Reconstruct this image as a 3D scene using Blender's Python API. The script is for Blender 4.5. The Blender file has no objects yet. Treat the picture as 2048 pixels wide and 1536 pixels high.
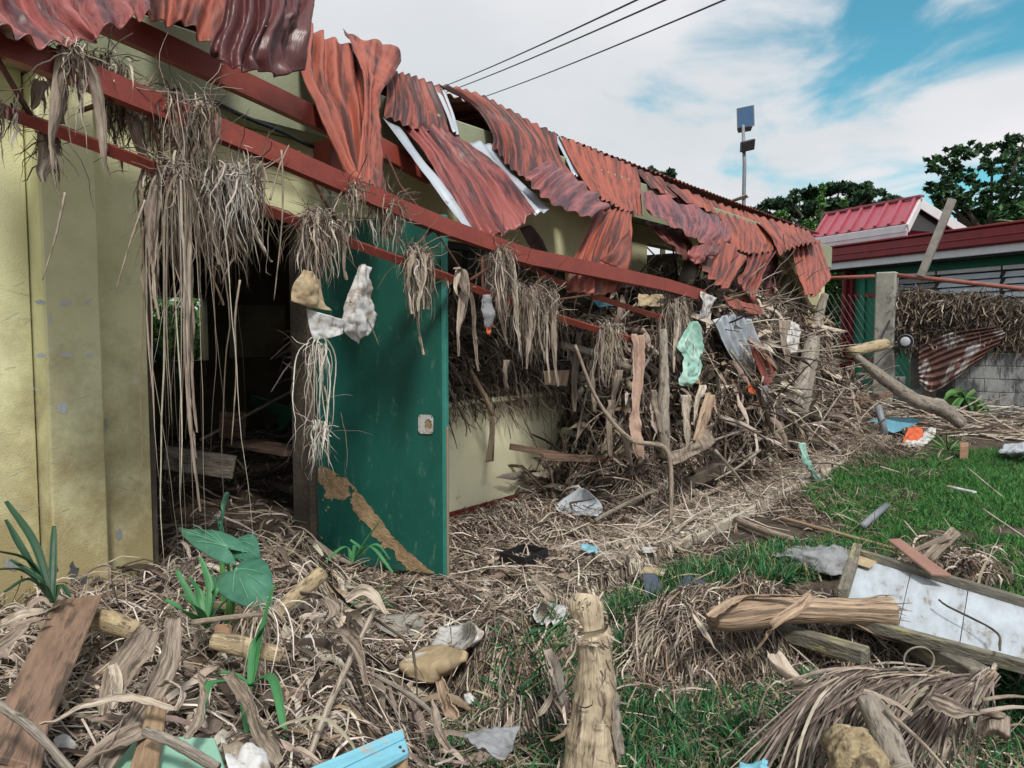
import bpy, math, random
import numpy as np
from mathutils import Matrix, Vector
R_ = math.radians
rng = np.random.default_rng(7)
random.seed(7)
scene = bpy.context.scene
COL = scene.collection

# ------------------------------------------------------------------ camera, sky, sun
CAM = np.array([-2.956, -3.893, 1.55]); PITCH = 3.7; YAW = 52.3; F = 1500.0
cd = bpy.data.cameras.new('camera'); cam = bpy.data.objects.new('camera', cd); COL.objects.link(cam)
cam.location = CAM; cam.rotation_euler = (R_(90 - PITCH), 0, R_(-YAW))
cd.sensor_width = 36; cd.lens = 36 * F / 2048; cd.clip_start = 0.05; cd.clip_end = 3000
scene.camera = cam
SUN_EL, SUN_AZ = 52, 215      # azimuth clockwise from +Y
world = bpy.data.worlds.new('World'); scene.world = world; world.use_nodes = True
nt = world.node_tree; nt.nodes.clear(); N = nt.nodes.new; Lk = nt.links.new
wo = N('ShaderNodeOutputWorld'); bg = N('ShaderNodeBackground'); sky = N('ShaderNodeTexSky')
sky.sky_type = 'NISHITA'; sky.sun_disc = False; sky.sun_elevation = R_(SUN_EL); sky.sun_rotation = R_(SUN_AZ)
sky.dust_density = 0.6; sky.ozone_density = 1.5
bg.inputs[1].default_value = 0.10
tc = N('ShaderNodeTexCoord'); sep = N('ShaderNodeSeparateXYZ'); Lk(tc.outputs['Generated'], sep.inputs[0])
def mth(op, a, b=None, c=None, clamp=False):
    n = N('ShaderNodeMath'); n.operation = op; n.use_clamp = clamp
    for i, v in enumerate((a, b, c)):
        if v is None: continue
        if isinstance(v, (int, float)): n.inputs[i].default_value = v
        else: Lk(v, n.inputs[i])
    return n.outputs[0]
zc = mth('ADD', mth('MAXIMUM', sep.outputs[2], 0.0), 0.22)
cmb = N('ShaderNodeCombineXYZ'); Lk(mth('DIVIDE', sep.outputs[0], zc), cmb.inputs[0]); Lk(mth('DIVIDE', sep.outputs[1], zc), cmb.inputs[1])
cmb.inputs[2].default_value = 3.1
nz = N('ShaderNodeTexNoise'); nz.inputs['Scale'].default_value = 1.9; nz.inputs['Detail'].default_value = 9; nz.inputs['Roughness'].default_value = 0.52; nz.inputs['Distortion'].default_value = 0.5
Lk(cmb.outputs[0], nz.inputs['Vector'])
# blue gaps open up towards the upper right
dt = N('ShaderNodeVectorMath'); dt.operation = 'DOT_PRODUCT'; Lk(tc.outputs['Generated'], dt.inputs[0])
az = R_(YAW + 31); el = R_(27)
dt.inputs[1].default_value = (math.sin(az) * math.cos(el), math.cos(az) * math.cos(el), math.sin(el))
mr = N('ShaderNodeMapRange'); mr.interpolation_type = 'SMOOTHSTEP'
mr.inputs['From Min'].default_value = 0.86; mr.inputs['From Max'].default_value = 1.0; mr.inputs['To Min'].default_value = 0.25; mr.inputs['To Max'].default_value = -0.03
Lk(dt.outputs['Value'], mr.inputs['Value'])
cv = mth('ADD', nz.outputs['Fac'], mr.outputs[0])
cr = N('ShaderNodeMapRange'); cr.interpolation_type = 'SMOOTHSTEP'; cr.inputs['From Min'].default_value = 0.38; cr.inputs['From Max'].default_value = 0.58
Lk(cv, cr.inputs['Value'])
nz2 = N('ShaderNodeTexNoise'); nz2.inputs['Scale'].default_value = 0.9; nz2.inputs['Detail'].default_value = 6; Lk(cmb.outputs[0], nz2.inputs['Vector'])
crc = N('ShaderNodeValToRGB'); crc.color_ramp.elements[0].position = 0.3; crc.color_ramp.elements[0].color = (4.5, 4.9, 5.1, 1)
crc.color_ramp.elements[1].position = 0.7; crc.color_ramp.elements[1].color = (6.6, 6.45, 6.7, 1); Lk(nz2.outputs['Fac'], crc.inputs[0])
tint = N('ShaderNodeMix'); tint.data_type = 'RGBA'; tint.blend_type = 'MULTIPLY'; tint.inputs[0].default_value = 1
Lk(sky.outputs[0], tint.inputs[6]); tint.inputs[7].default_value = (0.50, 1.12, 0.98, 1)
mx = N('ShaderNodeMix'); mx.data_type = 'RGBA'; Lk(cr.outputs[0], mx.inputs[0]); Lk(tint.outputs[2], mx.inputs[6]); Lk(crc.outputs[0], mx.inputs[7])
Lk(mx.outputs[2], bg.inputs[0]); Lk(bg.outputs[0], wo.inputs[0])
sd = bpy.data.lights.new('sun', 'SUN'); so = bpy.data.objects.new('sun', sd); COL.objects.link(so)
sd.energy = 2.4; sd.angle = R_(9); sd.color = (1.0, 0.95, 0.87)
so.rotation_euler = (R_(90 - SUN_EL), 0, R_(180 - SUN_AZ))
vs = scene.view_settings; vs.view_transform = 'Standard'; vs.look = 'None'; vs.gamma = 1; vs.use_curve_mapping = False
vs.exposure = 0.48

# ------------------------------------------------------------------ pixel helpers (photo pixels 2048 x 1536 -> points of the place)
RM = np.array(cam.rotation_euler.to_matrix())
FWD = -RM[:, 2]
def ray(px, py): return RM @ np.array([(px - 1024) / F, (768 - py) / F, -1.0])
def PY(px, py, Y):
    d = ray(px, py); return CAM + d * ((Y - CAM[1]) / d[1])
def PZ(px, py, z):
    d = ray(px, py); return CAM + d * ((z - CAM[2]) / d[2])
def PD(px, py, dep): return CAM + ray(px, py) * dep
def PV(px, py, A, B, off=0.0):
    n = np.array([B[1] - A[1], -(B[0] - A[0]), 0.0]); n /= np.linalg.norm(n)
    if np.dot(CAM - A, n) < 0: n = -n
    d = ray(px, py); P0 = np.array(A, float) + n * off
    return CAM + d * (np.dot(P0 - CAM, n) / np.dot(d, n))

# ------------------------------------------------------------------ noise
_T = rng.random((64, 64, 64)).astype(np.float32)
def vnoise(p):
    p = np.asarray(p, float); i = np.floor(p).astype(int); f = p - i; f = f * f * (3 - 2 * f)
    i0 = i & 63; i1 = (i + 1) & 63
    x0, y0, z0 = i0[..., 0], i0[..., 1], i0[..., 2]; x1, y1, z1 = i1[..., 0], i1[..., 1], i1[..., 2]
    fx, fy, fz = f[..., 0], f[..., 1], f[..., 2]
    a = _T[x0, y0, z0] * (1 - fx) + _T[x1, y0, z0] * fx; b = _T[x0, y1, z0] * (1 - fx) + _T[x1, y1, z0] * fx
    c = _T[x0, y0, z1] * (1 - fx) + _T[x1, y0, z1] * fx; d = _T[x0, y1, z1] * (1 - fx) + _T[x1, y1, z1] * fx
    return ((a * (1 - fy) + b * fy) * (1 - fz) + (c * (1 - fy) + d * fy) * fz) * 2 - 1
def fbm(p, o=4):
    p = np.asarray(p, float); s = 0; a = 1; t = 0
    for k in range(o): s = s + a * vnoise(p * 2 ** k + 17.3 * k); t += a; a *= 0.5
    return s / t
def n2(x, y, s, o=3, k=0.0): return fbm(np.stack([np.asarray(x) * s, np.asarray(y) * s, np.full(np.shape(x), 5.5 + k)], -1), o)
def unit(v): return v / np.maximum(np.linalg.norm(v, axis=-1, keepdims=True), 1e-9)
def sst(a, b, x):
    t = np.clip((x - a) / (b - a), 0, 1); return t * t * (3 - 2 * t)

# ------------------------------------------------------------------ ground height
MOUNDS = [(-0.52, -2.02, .30, .24, 0.3, .33), (.38, -2.50, .42, .26, -.7, .27), (.85, -3.0, .55, .35, -.6, .16), (-.35, -3.25, .55, .35, 0.1, .20),
          (3.05, -.85, .45, .35, 0, .32), (4.0, -.75, .6, .30, 0, .22), (7.4, -1.4, .9, .5, 0, .15), (0.15, -0.45, .5, .22, 0, .10), (1.4, -0.3, 1.1, .18, 0, .14)]
def gz(x, y):
    x = np.asarray(x, float); y = np.asarray(y, float)
    h = 0.012 * n2(x, y, 1.5)
    s = (x + .22) * .86 - (y + .38) * .52 + 0.12 * n2(x, y, 2.2)
    left = sst(.18, -.22, s) * sst(-9, -4.5, y) * sst(1.0, .2, y)
    h = h + left * (.27 + .10 * n2(x, y, 1.7, 3, 3) + .06 * n2(x, y, 5, 2, 8))
    for (cx, cy, rx, ry, a, hh) in MOUNDS:
        dx = x - cx; dy = y - cy; u = (dx * math.cos(a) + dy * math.sin(a)) / rx; v = (-dx * math.sin(a) + dy * math.cos(a)) / ry
        r = np.sqrt(u * u + v * v) + .15 * n2(x, y, 3, 2, 4)
        h = h + hh * sst(1.35, .35, r) * (1 + .25 * n2(x, y, 6, 2, 2))
    # mud bank inside the door
    ins = sst(0.0, 1.4, y) * sst(6, 4.5, y) * sst(-2.2, -1.6, x) * sst(12, 11, x)
    h = h + ins * (.38 + .12 * n2(x, y, 1.8, 3, 6))
    return h
def G(px, py, dz=0.0):
    d = ray(px, py); t = np.linspace(0.8, 60, 6000); P = CAM + d * t[:, None]
    k = np.argmax(P[:, 2] < gz(P[:, 0], P[:, 1]) + dz)
    return P[k] if k else PZ(px, py, dz)

# ------------------------------------------------------------------ materials
def mat(name, c1, c2=None, scale=8, rough=.8, bump=.3, bscale=60, c3=None, c3scale=2.5, c3amt=.5, metal=0, stretch=None, uv=False, vcol=False, detail=6, trans=0, spec=.4, band=None):
    m = bpy.data.materials.new(name); m.use_nodes = True; t = m.node_tree; b = t.nodes['Principled BSDF']
    n = t.nodes.new; l = t.links.new
    b.inputs['Roughness'].default_value = rough; b.inputs['Metallic'].default_value = metal; b.inputs['Specular IOR Level'].default_value = spec
    co = n('ShaderNodeTexCoord'); mp = n('ShaderNodeMapping'); l(co.outputs['UV' if uv else 'Object'], mp.inputs[0])
    if stretch: mp.inputs['Scale'].default_value = stretch
    nz = n('ShaderNodeTexNoise'); nz.inputs['Scale'].default_value = scale; nz.inputs['Detail'].default_value = detail; nz.inputs['Roughness'].default_value = .62
    l(mp.outputs[0], nz.inputs['Vector'])
    rp = n('ShaderNodeValToRGB'); rp.color_ramp.elements[0].position = .36; rp.color_ramp.elements[1].position = .64
    rp.color_ramp.elements[0].color = (*c1, 1); rp.color_ramp.elements[1].color = (*(c2 or c1), 1); l(nz.outputs['Fac'], rp.inputs[0])
    out = rp.outputs[0]
    def mixc(fac, a, bb, mode='MIX'):
        x = n('ShaderNodeMix'); x.data_type = 'RGBA'; x.blend_type = mode
        if isinstance(fac, float): x.inputs[0].default_value = fac
        else: l(fac, x.inputs[0])
        l(a, x.inputs[6])
        if isinstance(bb, tuple): x.inputs[7].default_value = (*bb, 1)
        else: l(bb, x.inputs[7])
        return x.outputs[2]
    if vcol:
        at = n('ShaderNodeVertexColor'); at.layer_name = 'Col'; out = mixc(1.0, out, at.outputs[0], 'MULTIPLY')
    if c3:
        nb = n('ShaderNodeTexNoise'); nb.inputs['Scale'].default_value = c3scale; nb.inputs['Detail'].default_value = 7; nb.inputs['Roughness'].default_value = .7
        l(mp.outputs[0], nb.inputs['Vector'])
        r2 = n('ShaderNodeMapRange'); r2.inputs['From Min'].default_value = 1 - c3amt - .03; r2.inputs['From Max'].default_value = 1 - c3amt + .06; l(nb.outputs['Fac'], r2.inputs['Value'])
        out = mixc(r2.outputs[0], out, c3)
    if band:   # flood dirt: colour, z where it fades out, strength
        sp = n('ShaderNodeSeparateXYZ'); geo = n('ShaderNodeNewGeometry'); l(geo.outputs['Position'], sp.inputs[0])
        nd = n('ShaderNodeTexNoise'); nd.inputs['Scale'].default_value = 4.5; nd.inputs['Detail'].default_value = 9; nd.inputs['Roughness'].default_value = .72; l(geo.outputs['Position'], nd.inputs['Vector'])
        ad = n('ShaderNodeMath'); ad.operation = 'MULTIPLY_ADD'; l(nd.outputs['Fac'], ad.inputs[0]); ad.inputs[1].default_value = 3.0; l(sp.outputs[2], ad.inputs[2])
        r3 = n('ShaderNodeMapRange'); r3.inputs['From Min'].default_value = band[1] + 1.5 + .45; r3.inputs['From Max'].default_value = band[1] + 1.5 - .75; r3.inputs['To Min'].default_value = 0; r3.inputs['To Max'].default_value = band[2]
        l(ad.outputs[0], r3.inputs['Value']); out = mixc(r3.outputs[0], out, band[0])
    l(out, b.inputs['Base Color'])
    if bump:
        nb2 = n('ShaderNodeTexNoise'); nb2.inputs['Scale'].default_value = bscale; nb2.inputs['Detail'].default_value = 5; l(mp.outputs[0], nb2.inputs['Vector'])
        bp = n('ShaderNodeBump'); bp.inputs['Strength'].default_value = bump; bp.inputs['Distance'].default_value = .01; l(nb2.outputs['Fac'], bp.inputs['Height']); l(bp.outputs[0], b.inputs['Normal'])
    if trans: b.inputs['Transmission Weight'].default_value = trans
    return m
M = {}
M['wall'] = mat('yellow_paint', (.76, .755, .47), (.66, .655, .39), 4, .75, .3, 120, c3=(.78, .77, .68), c3scale=24, c3amt=.36, band=((.27, .205, .09), 1.22, .80))
M['wall_low'] = mat('pale_yellow_paint', (.85, .82, .58), (.80, .77, .53), 3, .75, .25, 120, c3=(.35, .30, .17), c3scale=6, c3amt=.36)
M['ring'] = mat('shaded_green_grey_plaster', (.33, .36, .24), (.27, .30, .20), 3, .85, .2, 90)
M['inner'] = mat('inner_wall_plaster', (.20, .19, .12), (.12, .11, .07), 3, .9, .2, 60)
M['plinth'] = mat('dark_red_plinth_paint', (.22, .025, .02), (.13, .02, .018), 9, .7, .3, 60, c3=(.35, .27, .18), c3scale=7, c3amt=.42)
M['redsteel'] = mat('red_oxide_steel', (.27, .055, .038), (.21, .042, .032), 6, .5, .15, 90, c3=(.10, .045, .03), c3scale=9, c3amt=.38)
M['rustrod'] = mat('rusty_rod', (.14, .05, .035), (.07, .04, .03), 20, .8, .3, 150)
def roofmat(name, a, b, c, amt, rough=.5):
    return mat(name, a, b, 1.0, rough, .35, 9, c3=c, c3scale=1.0, c3amt=amt, uv=True, stretch=(15, 1.3, 1), detail=12, spec=.45)
M['roof_a'] = roofmat('faded_red_roof_paint', (.29, .072, .048), (.15, .038, .030), (.055, .024, .024), .50)
M['roof_b'] = roofmat('orange_red_roof_paint', (.36, .095, .058), (.20, .050, .034), (.085, .03, .026), .47)
M['roof_c'] = roofmat('pinkish_red_roof_paint', (.32, .088, .078), (.15, .040, .038), (.07, .024, .028), .48, .38)
M['roof_d'] = roofmat('dark_maroon_sheet_underside', (.12, .035, .035), (.07, .022, .024), (.17, .06, .055), .38, .36)
M['zinc'] = mat('galvanised_zinc', (.50, .56, .62), (.38, .42, .47), 3, .38, .1, 20, c3=(.22, .10, .07), c3scale=5, c3amt=.36, metal=.35)
M['rustzinc'] = mat('rusted_zinc', (.16, .075, .055), (.09, .05, .045), 1, .6, .25, 20, c3=(.50, .50, .50), c3scale=1.2, c3amt=.45, uv=True, stretch=(2.4, 1.2, 1), metal=.15)
M['door'] = mat('dark_green_door_paint', (.011, .108, .082), (.008, .082, .063), 5, .5, .12, 40, c3=(.07, .16, .125), c3scale=16, c3amt=.385, spec=.35, stretch=(1, 1, .45))
M['dooredge'] = mat('door_edge_green', (.04, .24, .21), (.03, .19, .16), 9, .5, .1)
M['rawwood'] = mat('bare_wood', (.38, .27, .17), (.22, .145, .09), 1, .8, .6, 3, c3=(.12, .085, .06), c3scale=.7, c3amt=.42, uv=True, stretch=(60, 6, 1))
M['mudcake'] = mat('dried_mud', (.40, .29, .17), (.24, .165, .09), 14, .95, .8, 90)
M['ground'] = mat('mud_ground', (.085, .064, .046), (.045, .035, .026), 5, .95, .9, 26, c3=(.17, .13, .09), c3scale=9, c3amt=.40)
M['mudin'] = mat('brown_mud_bank', (.15, .10, .06), (.085, .058, .036), 5, .8, .9, 22)
M['conc'] = mat('worn_concrete', (.36, .35, .31), (.24, .235, .21), 5, .9, .5, 40, c3=(.11, .105, .10), c3scale=3.5, c3amt=.42)
M['concpath'] = mat('dusty_concrete_path', (.44, .40, .33), (.33, .30, .24), 5, .9, .4, 40, c3=(.19, .15, .11), c3scale=5, c3amt=.45)
M['strand'] = mat('dried_plant_fibre', (1, 1, 1), (.72, .70, .68), 35, .85, 0, vcol=True, spec=.25)
M['grass'] = mat('grass_blade', (1, 1, 1), (.75, .8, .75), 9, .6, 0, vcol=True, spec=.35)
M['leafc'] = mat('tree_leaf', (1, 1, 1), (.7, .75, .7), 3, .6, 0, vcol=True, spec=.3)
M['bark'] = mat('grey_brown_bark', (.36, .325, .275), (.20, .17, .14), 1, .9, 1.0, 2, c3=(.09, .075, .06), c3scale=.7, c3amt=.45, uv=True, stretch=(34, 9, 1))
M['barkdark'] = mat('dark_bark', (.10, .08, .06), (.06, .05, .04), 8, .9, .8, 40)
M['stick'] = mat('dry_stick', (.42, .35, .28), (.24, .19, .15), 1, .8, .8, 3, c3=(.11, .085, .065), c3scale=.8, c3amt=.44, uv=True, stretch=(60, 9, 1))
M['stalk'] = mat('dried_banana_stem', (.50, .37, .26), (.25, .175, .12), 1, .8, 1.0, 1.5, c3=(.11, .075, .055), c3scale=.7, c3amt=.45, uv=True, stretch=(60, 5, 1))
M['leafdry'] = mat('dried_banana_leaf', (.40, .33, .265), (.19, .15, .12), 1, .8, .9, 1.5, c3=(.09, .07, .055), c3scale=.6, c3amt=.46, uv=True, stretch=(80, 6, 1))
M['leafpale'] = mat('pale_dried_leaf', (.60, .53, .44), (.33, .27, .21), 1, .8, .9, 1.5, c3=(.16, .12, .09), c3scale=.6, c3amt=.44, uv=True, stretch=(80, 6, 1))
M['yellowstem'] = mat('yellowish_stem', (.54, .45, .28), (.36, .27, .16), 1, .75, .6, 5, c3=(.14, .11, .08), c3scale=.7, c3amt=.47, uv=True, stretch=(45, 14, 1))
M['stumpwood'] = mat('rotting_stump_wood', (.58, .49, .35), (.36, .29, .20), 1, .9, 1.0, 3, c3=(.11, .085, .06), c3scale=.9, c3amt=.45, uv=True, stretch=(26, 4, 1))
M['rootwood'] = mat('knobbly_root_wood', (.40, .33, .20), (.20, .15, .09), 22, .9, 1.0, 60, c3=(.08, .06, .04), c3scale=14, c3amt=.46)
M['plank'] = mat('brown_plank', (.27, .175, .125), (.17, .11, .08), 1, .8, .6, 3, c3=(.09, .065, .05), c3scale=.5, c3amt=.45, uv=True, stretch=(45, 5, 1))
M['plankred'] = mat('reddish_board', (.30, .17, .13), (.24, .13, .10), 4, .7, .2, 40)
M['timber'] = mat('weathered_grey_timber', (.22, .205, .165), (.11, .10, .08), 1, .85, .8, 3, c3=(.36, .34, .17), c3scale=.35, c3amt=.42, uv=True, stretch=(40, 9, 1))
M['whitebd'] = mat('muddy_white_board', (.50, .56, .62), (.37, .41, .44), 1, .6, .2, 3, c3=(.24, .21, .18), c3scale=1.0, c3amt=.41, uv=True, stretch=(16, 3, 1))
M['bluebd'] = mat('chipped_blue_paint', (.20, .50, .62), (.17, .44, .56), 5, .6, .3, 30, c3=(.42, .34, .27), c3scale=9, c3amt=.40)
M['mint'] = mat('mint_green_board', (.30, .56, .44), (.25, .48, .37), 4, .6, .1, 40, c3=(.30, .25, .17), c3scale=6, c3amt=.37)
M['paper'] = mat('dirty_white_plastic', (.60, .61, .62), (.44, .44, .43), 5, .6, .4, 25, c3=(.27, .22, .16), c3scale=9, c3amt=.47)
M['card'] = mat('muddy_cardboard', (.48, .38, .24), (.32, .24, .15), 6, .85, .4, 40, c3=(.60, .58, .54), c3scale=7, c3amt=.42)
M['tealbag'] = mat('teal_plastic_bag', (.22, .48, .40), (.45, .60, .54), 9, .45, .3, 25, c3=(.12, .30, .25), c3scale=12, c3amt=.40)
M['pinkcloth'] = mat('pinkish_ragged_cloth', (.50, .35, .28), (.34, .23, .18), 9, .9, .8, 60, stretch=(1, 1, .25))
M['slate'] = mat('dark_blue_grey_panel', (.052, .07, .11), (.04, .052, .085), 5, .5, .1, 40)
M['black'] = mat('black_plastic', (.012, .012, .014), (.02, .02, .022), 5, .5, .1)
M['brick'] = mat('broken_brick', (.34, .20, .12), (.24, .15, .10), 20, .9, .6)
M['orange'] = mat('orange_cloth', (.62, .13, .05), (.45, .09, .04), 8, .8, .4)
M['bluesh'] = mat('blue_plastic_sheet', (.10, .27, .36), (.14, .33, .42), 6, .5, .2)
M['greysack'] = mat('grey_sack_cloth', (.30, .31, .33), (.20, .21, .22), 7, .85, .4, 60, c3=(.14, .11, .08), c3scale=8, c3amt=.42)
M['greenleaf'] = mat('taro_leaf_green', (.06, .19, .125), (.035, .13, .085), 14, .5, .3, 30)
M['vein'] = mat('leaf_vein', (.16, .36, .22), (.16, .36, .22), 6, .5, 0)
M['stemgreen'] = mat('green_stem', (.10, .26, .07), (.07, .20, .05), 6, .5, .1)
M['pink_roof'] = mat('pink_metal_roof', (.36, .075, .105), (.30, .06, .085), 2, .38, .1)
M['dkred'] = mat('dark_red_gutter_paint', (.22, .02, .025), (.16, .015, .02), 3, .4, .05)
M['white'] = mat('white_trim_paint', (.62, .66, .68), (.55, .58, .60), 4, .55, .05)
M['green'] = mat('green_wall_paint', (.012, .19, .11), (.01, .15, .085), 4, .6, .1, c3=(.05, .16, .10), c3scale=4, c3amt=.4)
M['louvre'] = mat('glass_louvre', (.62, .70, .76), (.52, .60, .66), 3, .25, 0, spec=.6)
M['dark'] = mat('dark_gap', (.02, .022, .025), (.02, .02, .02), 3, .7, 0)
M['alu'] = mat('aluminium_channel', (.42, .40, .36), (.30, .28, .25), 6, .45, .1, metal=.5)
M['pipe'] = mat('rusty_pipe', (.33, .12, .09), (.24, .09, .07), 14, .7, .3)
M['block'] = mat('stained_concrete_block', (.33, .34, .34), (.19, .20, .205), 3, .9, .9, 30, c3=(.075, .08, .085), c3scale=3.2, c3amt=.52, stretch=(1.2, 1.2, .45))
M['mortar'] = mat('mortar', (.27, .25, .21), (.19, .175, .15), 9, .95, .7, 40)
M['panelglass'] = mat('solar_cell_blue', (.05, .13, .26), (.045, .11, .22), 3, .3, 0, spec=.5)
M['greymetal'] = mat('grey_painted_steel', (.22, .25, .28), (.18, .20, .22), 6, .5, .1)
M['wire'] = mat('power_line_black', (.015, .02, .03), (.015, .02, .03), 6, .6, 0)
M['greenplastic'] = mat('green_painted_wood', (.02, .15, .06), (.015, .10, .045), 6, .6, .2)
M['meter'] = mat('meter_grey', (.50, .53, .56), (.42, .45, .48), 6, .4, 0)

# ------------------------------------------------------------------ object helpers
def link(o, parent=None, label=None, cat=None, group=None, kind=None):
    COL.objects.link(o)
    if parent is not None: o.parent = parent
    tag(o, label, cat, group, kind); return o
def tag(o, label=None, cat=None, group=None, kind=None):
    if label: o['label'] = label
    if cat: o['category'] = cat
    if group: o['group'] = group
    if kind: o['kind'] = kind
def thing(name, label, cat, loc=(0, 0, 0), group=None):
    o = bpy.data.objects.new(name, None); o.location = Vector(loc); o.empty_display_size = .1
    link(o, None, label, cat, group); return o
def mobj(name, verts, faces, m, parent=None, smooth=False, uv=None, col=None, bevel=0, solid=0, **kw):
    """one mesh object; its origin is moved to its own centre (or its parent's)"""
    me = bpy.data.meshes.new(name); verts = np.asarray(verts, np.float32)
    org = np.array(parent.matrix_world.translation) if False else (np.array(ORG(parent)) if parent is not None else np.array([*verts[:, :2].mean(0), verts[:, 2].min()]))
    v = verts - org
    if isinstance(faces, np.ndarray) and faces.shape[1] == 4:
        nf = len(faces); me.vertices.add(len(v)); me.vertices.foreach_set('co', v.astype(np.float32).ravel())
        me.loops.add(nf * 4); me.loops.foreach_set('vertex_index', faces.astype(np.int32).ravel())
        me.polygons.add(nf); me.polygons.foreach_set('loop_start', np.arange(0, nf * 4, 4, dtype=np.int32))
        me.update(calc_edges=True)
    else:
        me.from_pydata(v.tolist(), [], [list(map(int, f)) for f in faces]); me.update()
    if smooth: me.polygons.foreach_set('use_smooth', np.ones(len(me.polygons), bool))
    if uv is not None:
        ul = me.uv_layers.new(name='UVMap'); li = np.zeros(len(me.loops), np.int32); me.loops.foreach_get('vertex_index', li)
        ul.data.foreach_set('uv', np.asarray(uv, np.float32)[li].ravel())
    if col is not None:
        ca = me.color_attributes.new('Col', 'FLOAT_COLOR', 'POINT'); c4 = np.ones((len(v), 4), np.float32); c4[:, :3] = col; ca.data.foreach_set('color', c4.ravel())
    me.materials.append(m)
    o = bpy.data.objects.new(name, me); link(o, parent, **kw)
    if parent is None: o.location = Vector(org.tolist())
    if bevel:
        b = o.modifiers.new('bevel', 'BEVEL'); b.width = bevel; b.segments = 1; b.limit_method = 'ANGLE'
    if solid:
        s = o.modifiers.new('solid', 'SOLIDIFY'); s.thickness = solid; s.offset = 0
    return o
def ORG(p):
    v = Vector((0, 0, 0))
    while p is not None: v = v + p.location; p = p.parent
    return v
def boxv(x0, x1, y0, y1, z0, z1):
    return [(x0, y0, z0), (x1, y0, z0), (x1, y1, z0), (x0, y1, z0), (x0, y0, z1), (x1, y0, z1), (x1, y1, z1), (x0, y1, z1)]
BF = [(0, 3, 2, 1), (4, 5, 6, 7), (0, 1, 5, 4), (1, 2, 6, 5), (2, 3, 7, 6), (3, 0, 4, 7)]
def box(name, x0, x1, y0, y1, z0, z1, m, parent=None, bevel=.004, **kw): return mobj(name, boxv(x0, x1, y0, y1, z0, z1), BF, m, parent, bevel=bevel, **kw)
class MB:
    def __init__(s): s.v = []; s.f = []
    def add(s, v, f):
        k = len(s.v); s.v += [tuple(map(float, p)) for p in v]; s.f += [tuple(k + i for i in q) for q in f]; return s
def beamv(a, b, w, h, up=(0, 0, 1)):
    a = np.array(a, float); b = np.array(b, float); d = unit(b - a); s = np.cross(d, up); s = unit(s); u = np.cross(s, d)
    v = []
    for p in (a, b):
        for i, j in ((-1, -1), (1, -1), (1, 1), (-1, 1)): v.append(p + s * w / 2 * i + u * h / 2 * j)
    return v
BMF = [(0, 1, 2, 3), (7, 6, 5, 4), (0, 4, 5, 1), (1, 5, 6, 2), (2, 6, 7, 3), (3, 7, 4, 0)]
def beam(name, a, b, w, h, m, parent=None, up=(0, 0, 1), bevel=.004, **kw): l_ = np.linalg.norm(np.array(b, float) - np.array(a, float)); return mobj(name, beamv(a, b, w, h, up), BMF, m, parent, bevel=bevel, uv=np.array([(0, 0), (w, 0), (w + h, 0), (2 * w + h, 0), (0, l_), (w, l_), (w + h, l_), (2 * w + h, l_)]) + rng.random(2), **kw)
def channel(name, pts, w, h, m, parent=None, t=.006, **kw):
    """C-section steel along a polyline, open to the building side"""
    mb = MB(); pts = [np.array(p, float) for p in pts]
    prof = [(-w / 2, -h / 2), (w / 2, -h / 2), (w / 2, h / 2), (-w / 2, h / 2), (-w / 2, h / 2 - t), (w / 2 - t, h / 2 - t), (w / 2 - t, -h / 2 + t), (-w / 2, -h / 2 + t)]
    n = len(prof); v = []; f = []
    for i, p in enumerate(pts):
        d = unit(pts[min(i + 1, len(pts) - 1)] - pts[max(i - 1, 0)]); s = unit(np.cross(d, (0, 0, 1.))); u = np.cross(s, d)
        if s[1] > 0: s = -s
        s = -s
        for a, b in prof: v.append(p - s * a + u * b)
        if i:
            for k in range(n): f.append(((i - 1) * n + k, (i - 1) * n + (k + 1) % n, i * n + (k + 1) % n, i * n + k))
    f.append(tuple(range(n))); f.append(tuple(range((len(pts) - 1) * n, len(pts) * n))[::-1])
    return mobj(name, v, f, m, parent, bevel=0, **kw)
def catm(P, n):
    P = np.asarray(P, float)
    if len(P) == 2: t = np.linspace(0, 1, n)[:, None]; return P[0] * (1 - t) + P[1] * t if P.ndim == 2 else P[0] * (1 - t[..., None]) + P[1] * t[..., None]
    Q = np.concatenate([[2 * P[0] - P[1]], P, [2 * P[-1] - P[-2]]]); t = np.linspace(0, len(P) - 1, n); i = np.minimum(t.astype(int), len(P) - 2); f = t - i
    f = f.reshape((-1,) + (1,) * (P.ndim - 1)); a, b, c, d = Q[i], Q[i + 1], Q[i + 2], Q[i + 3]
    return .5 * (2 * b + (c - a) * f + (2 * a - 5 * b + 4 * c - d) * f ** 2 + (3 * b - a - 3 * c + d) * f ** 3)
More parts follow.
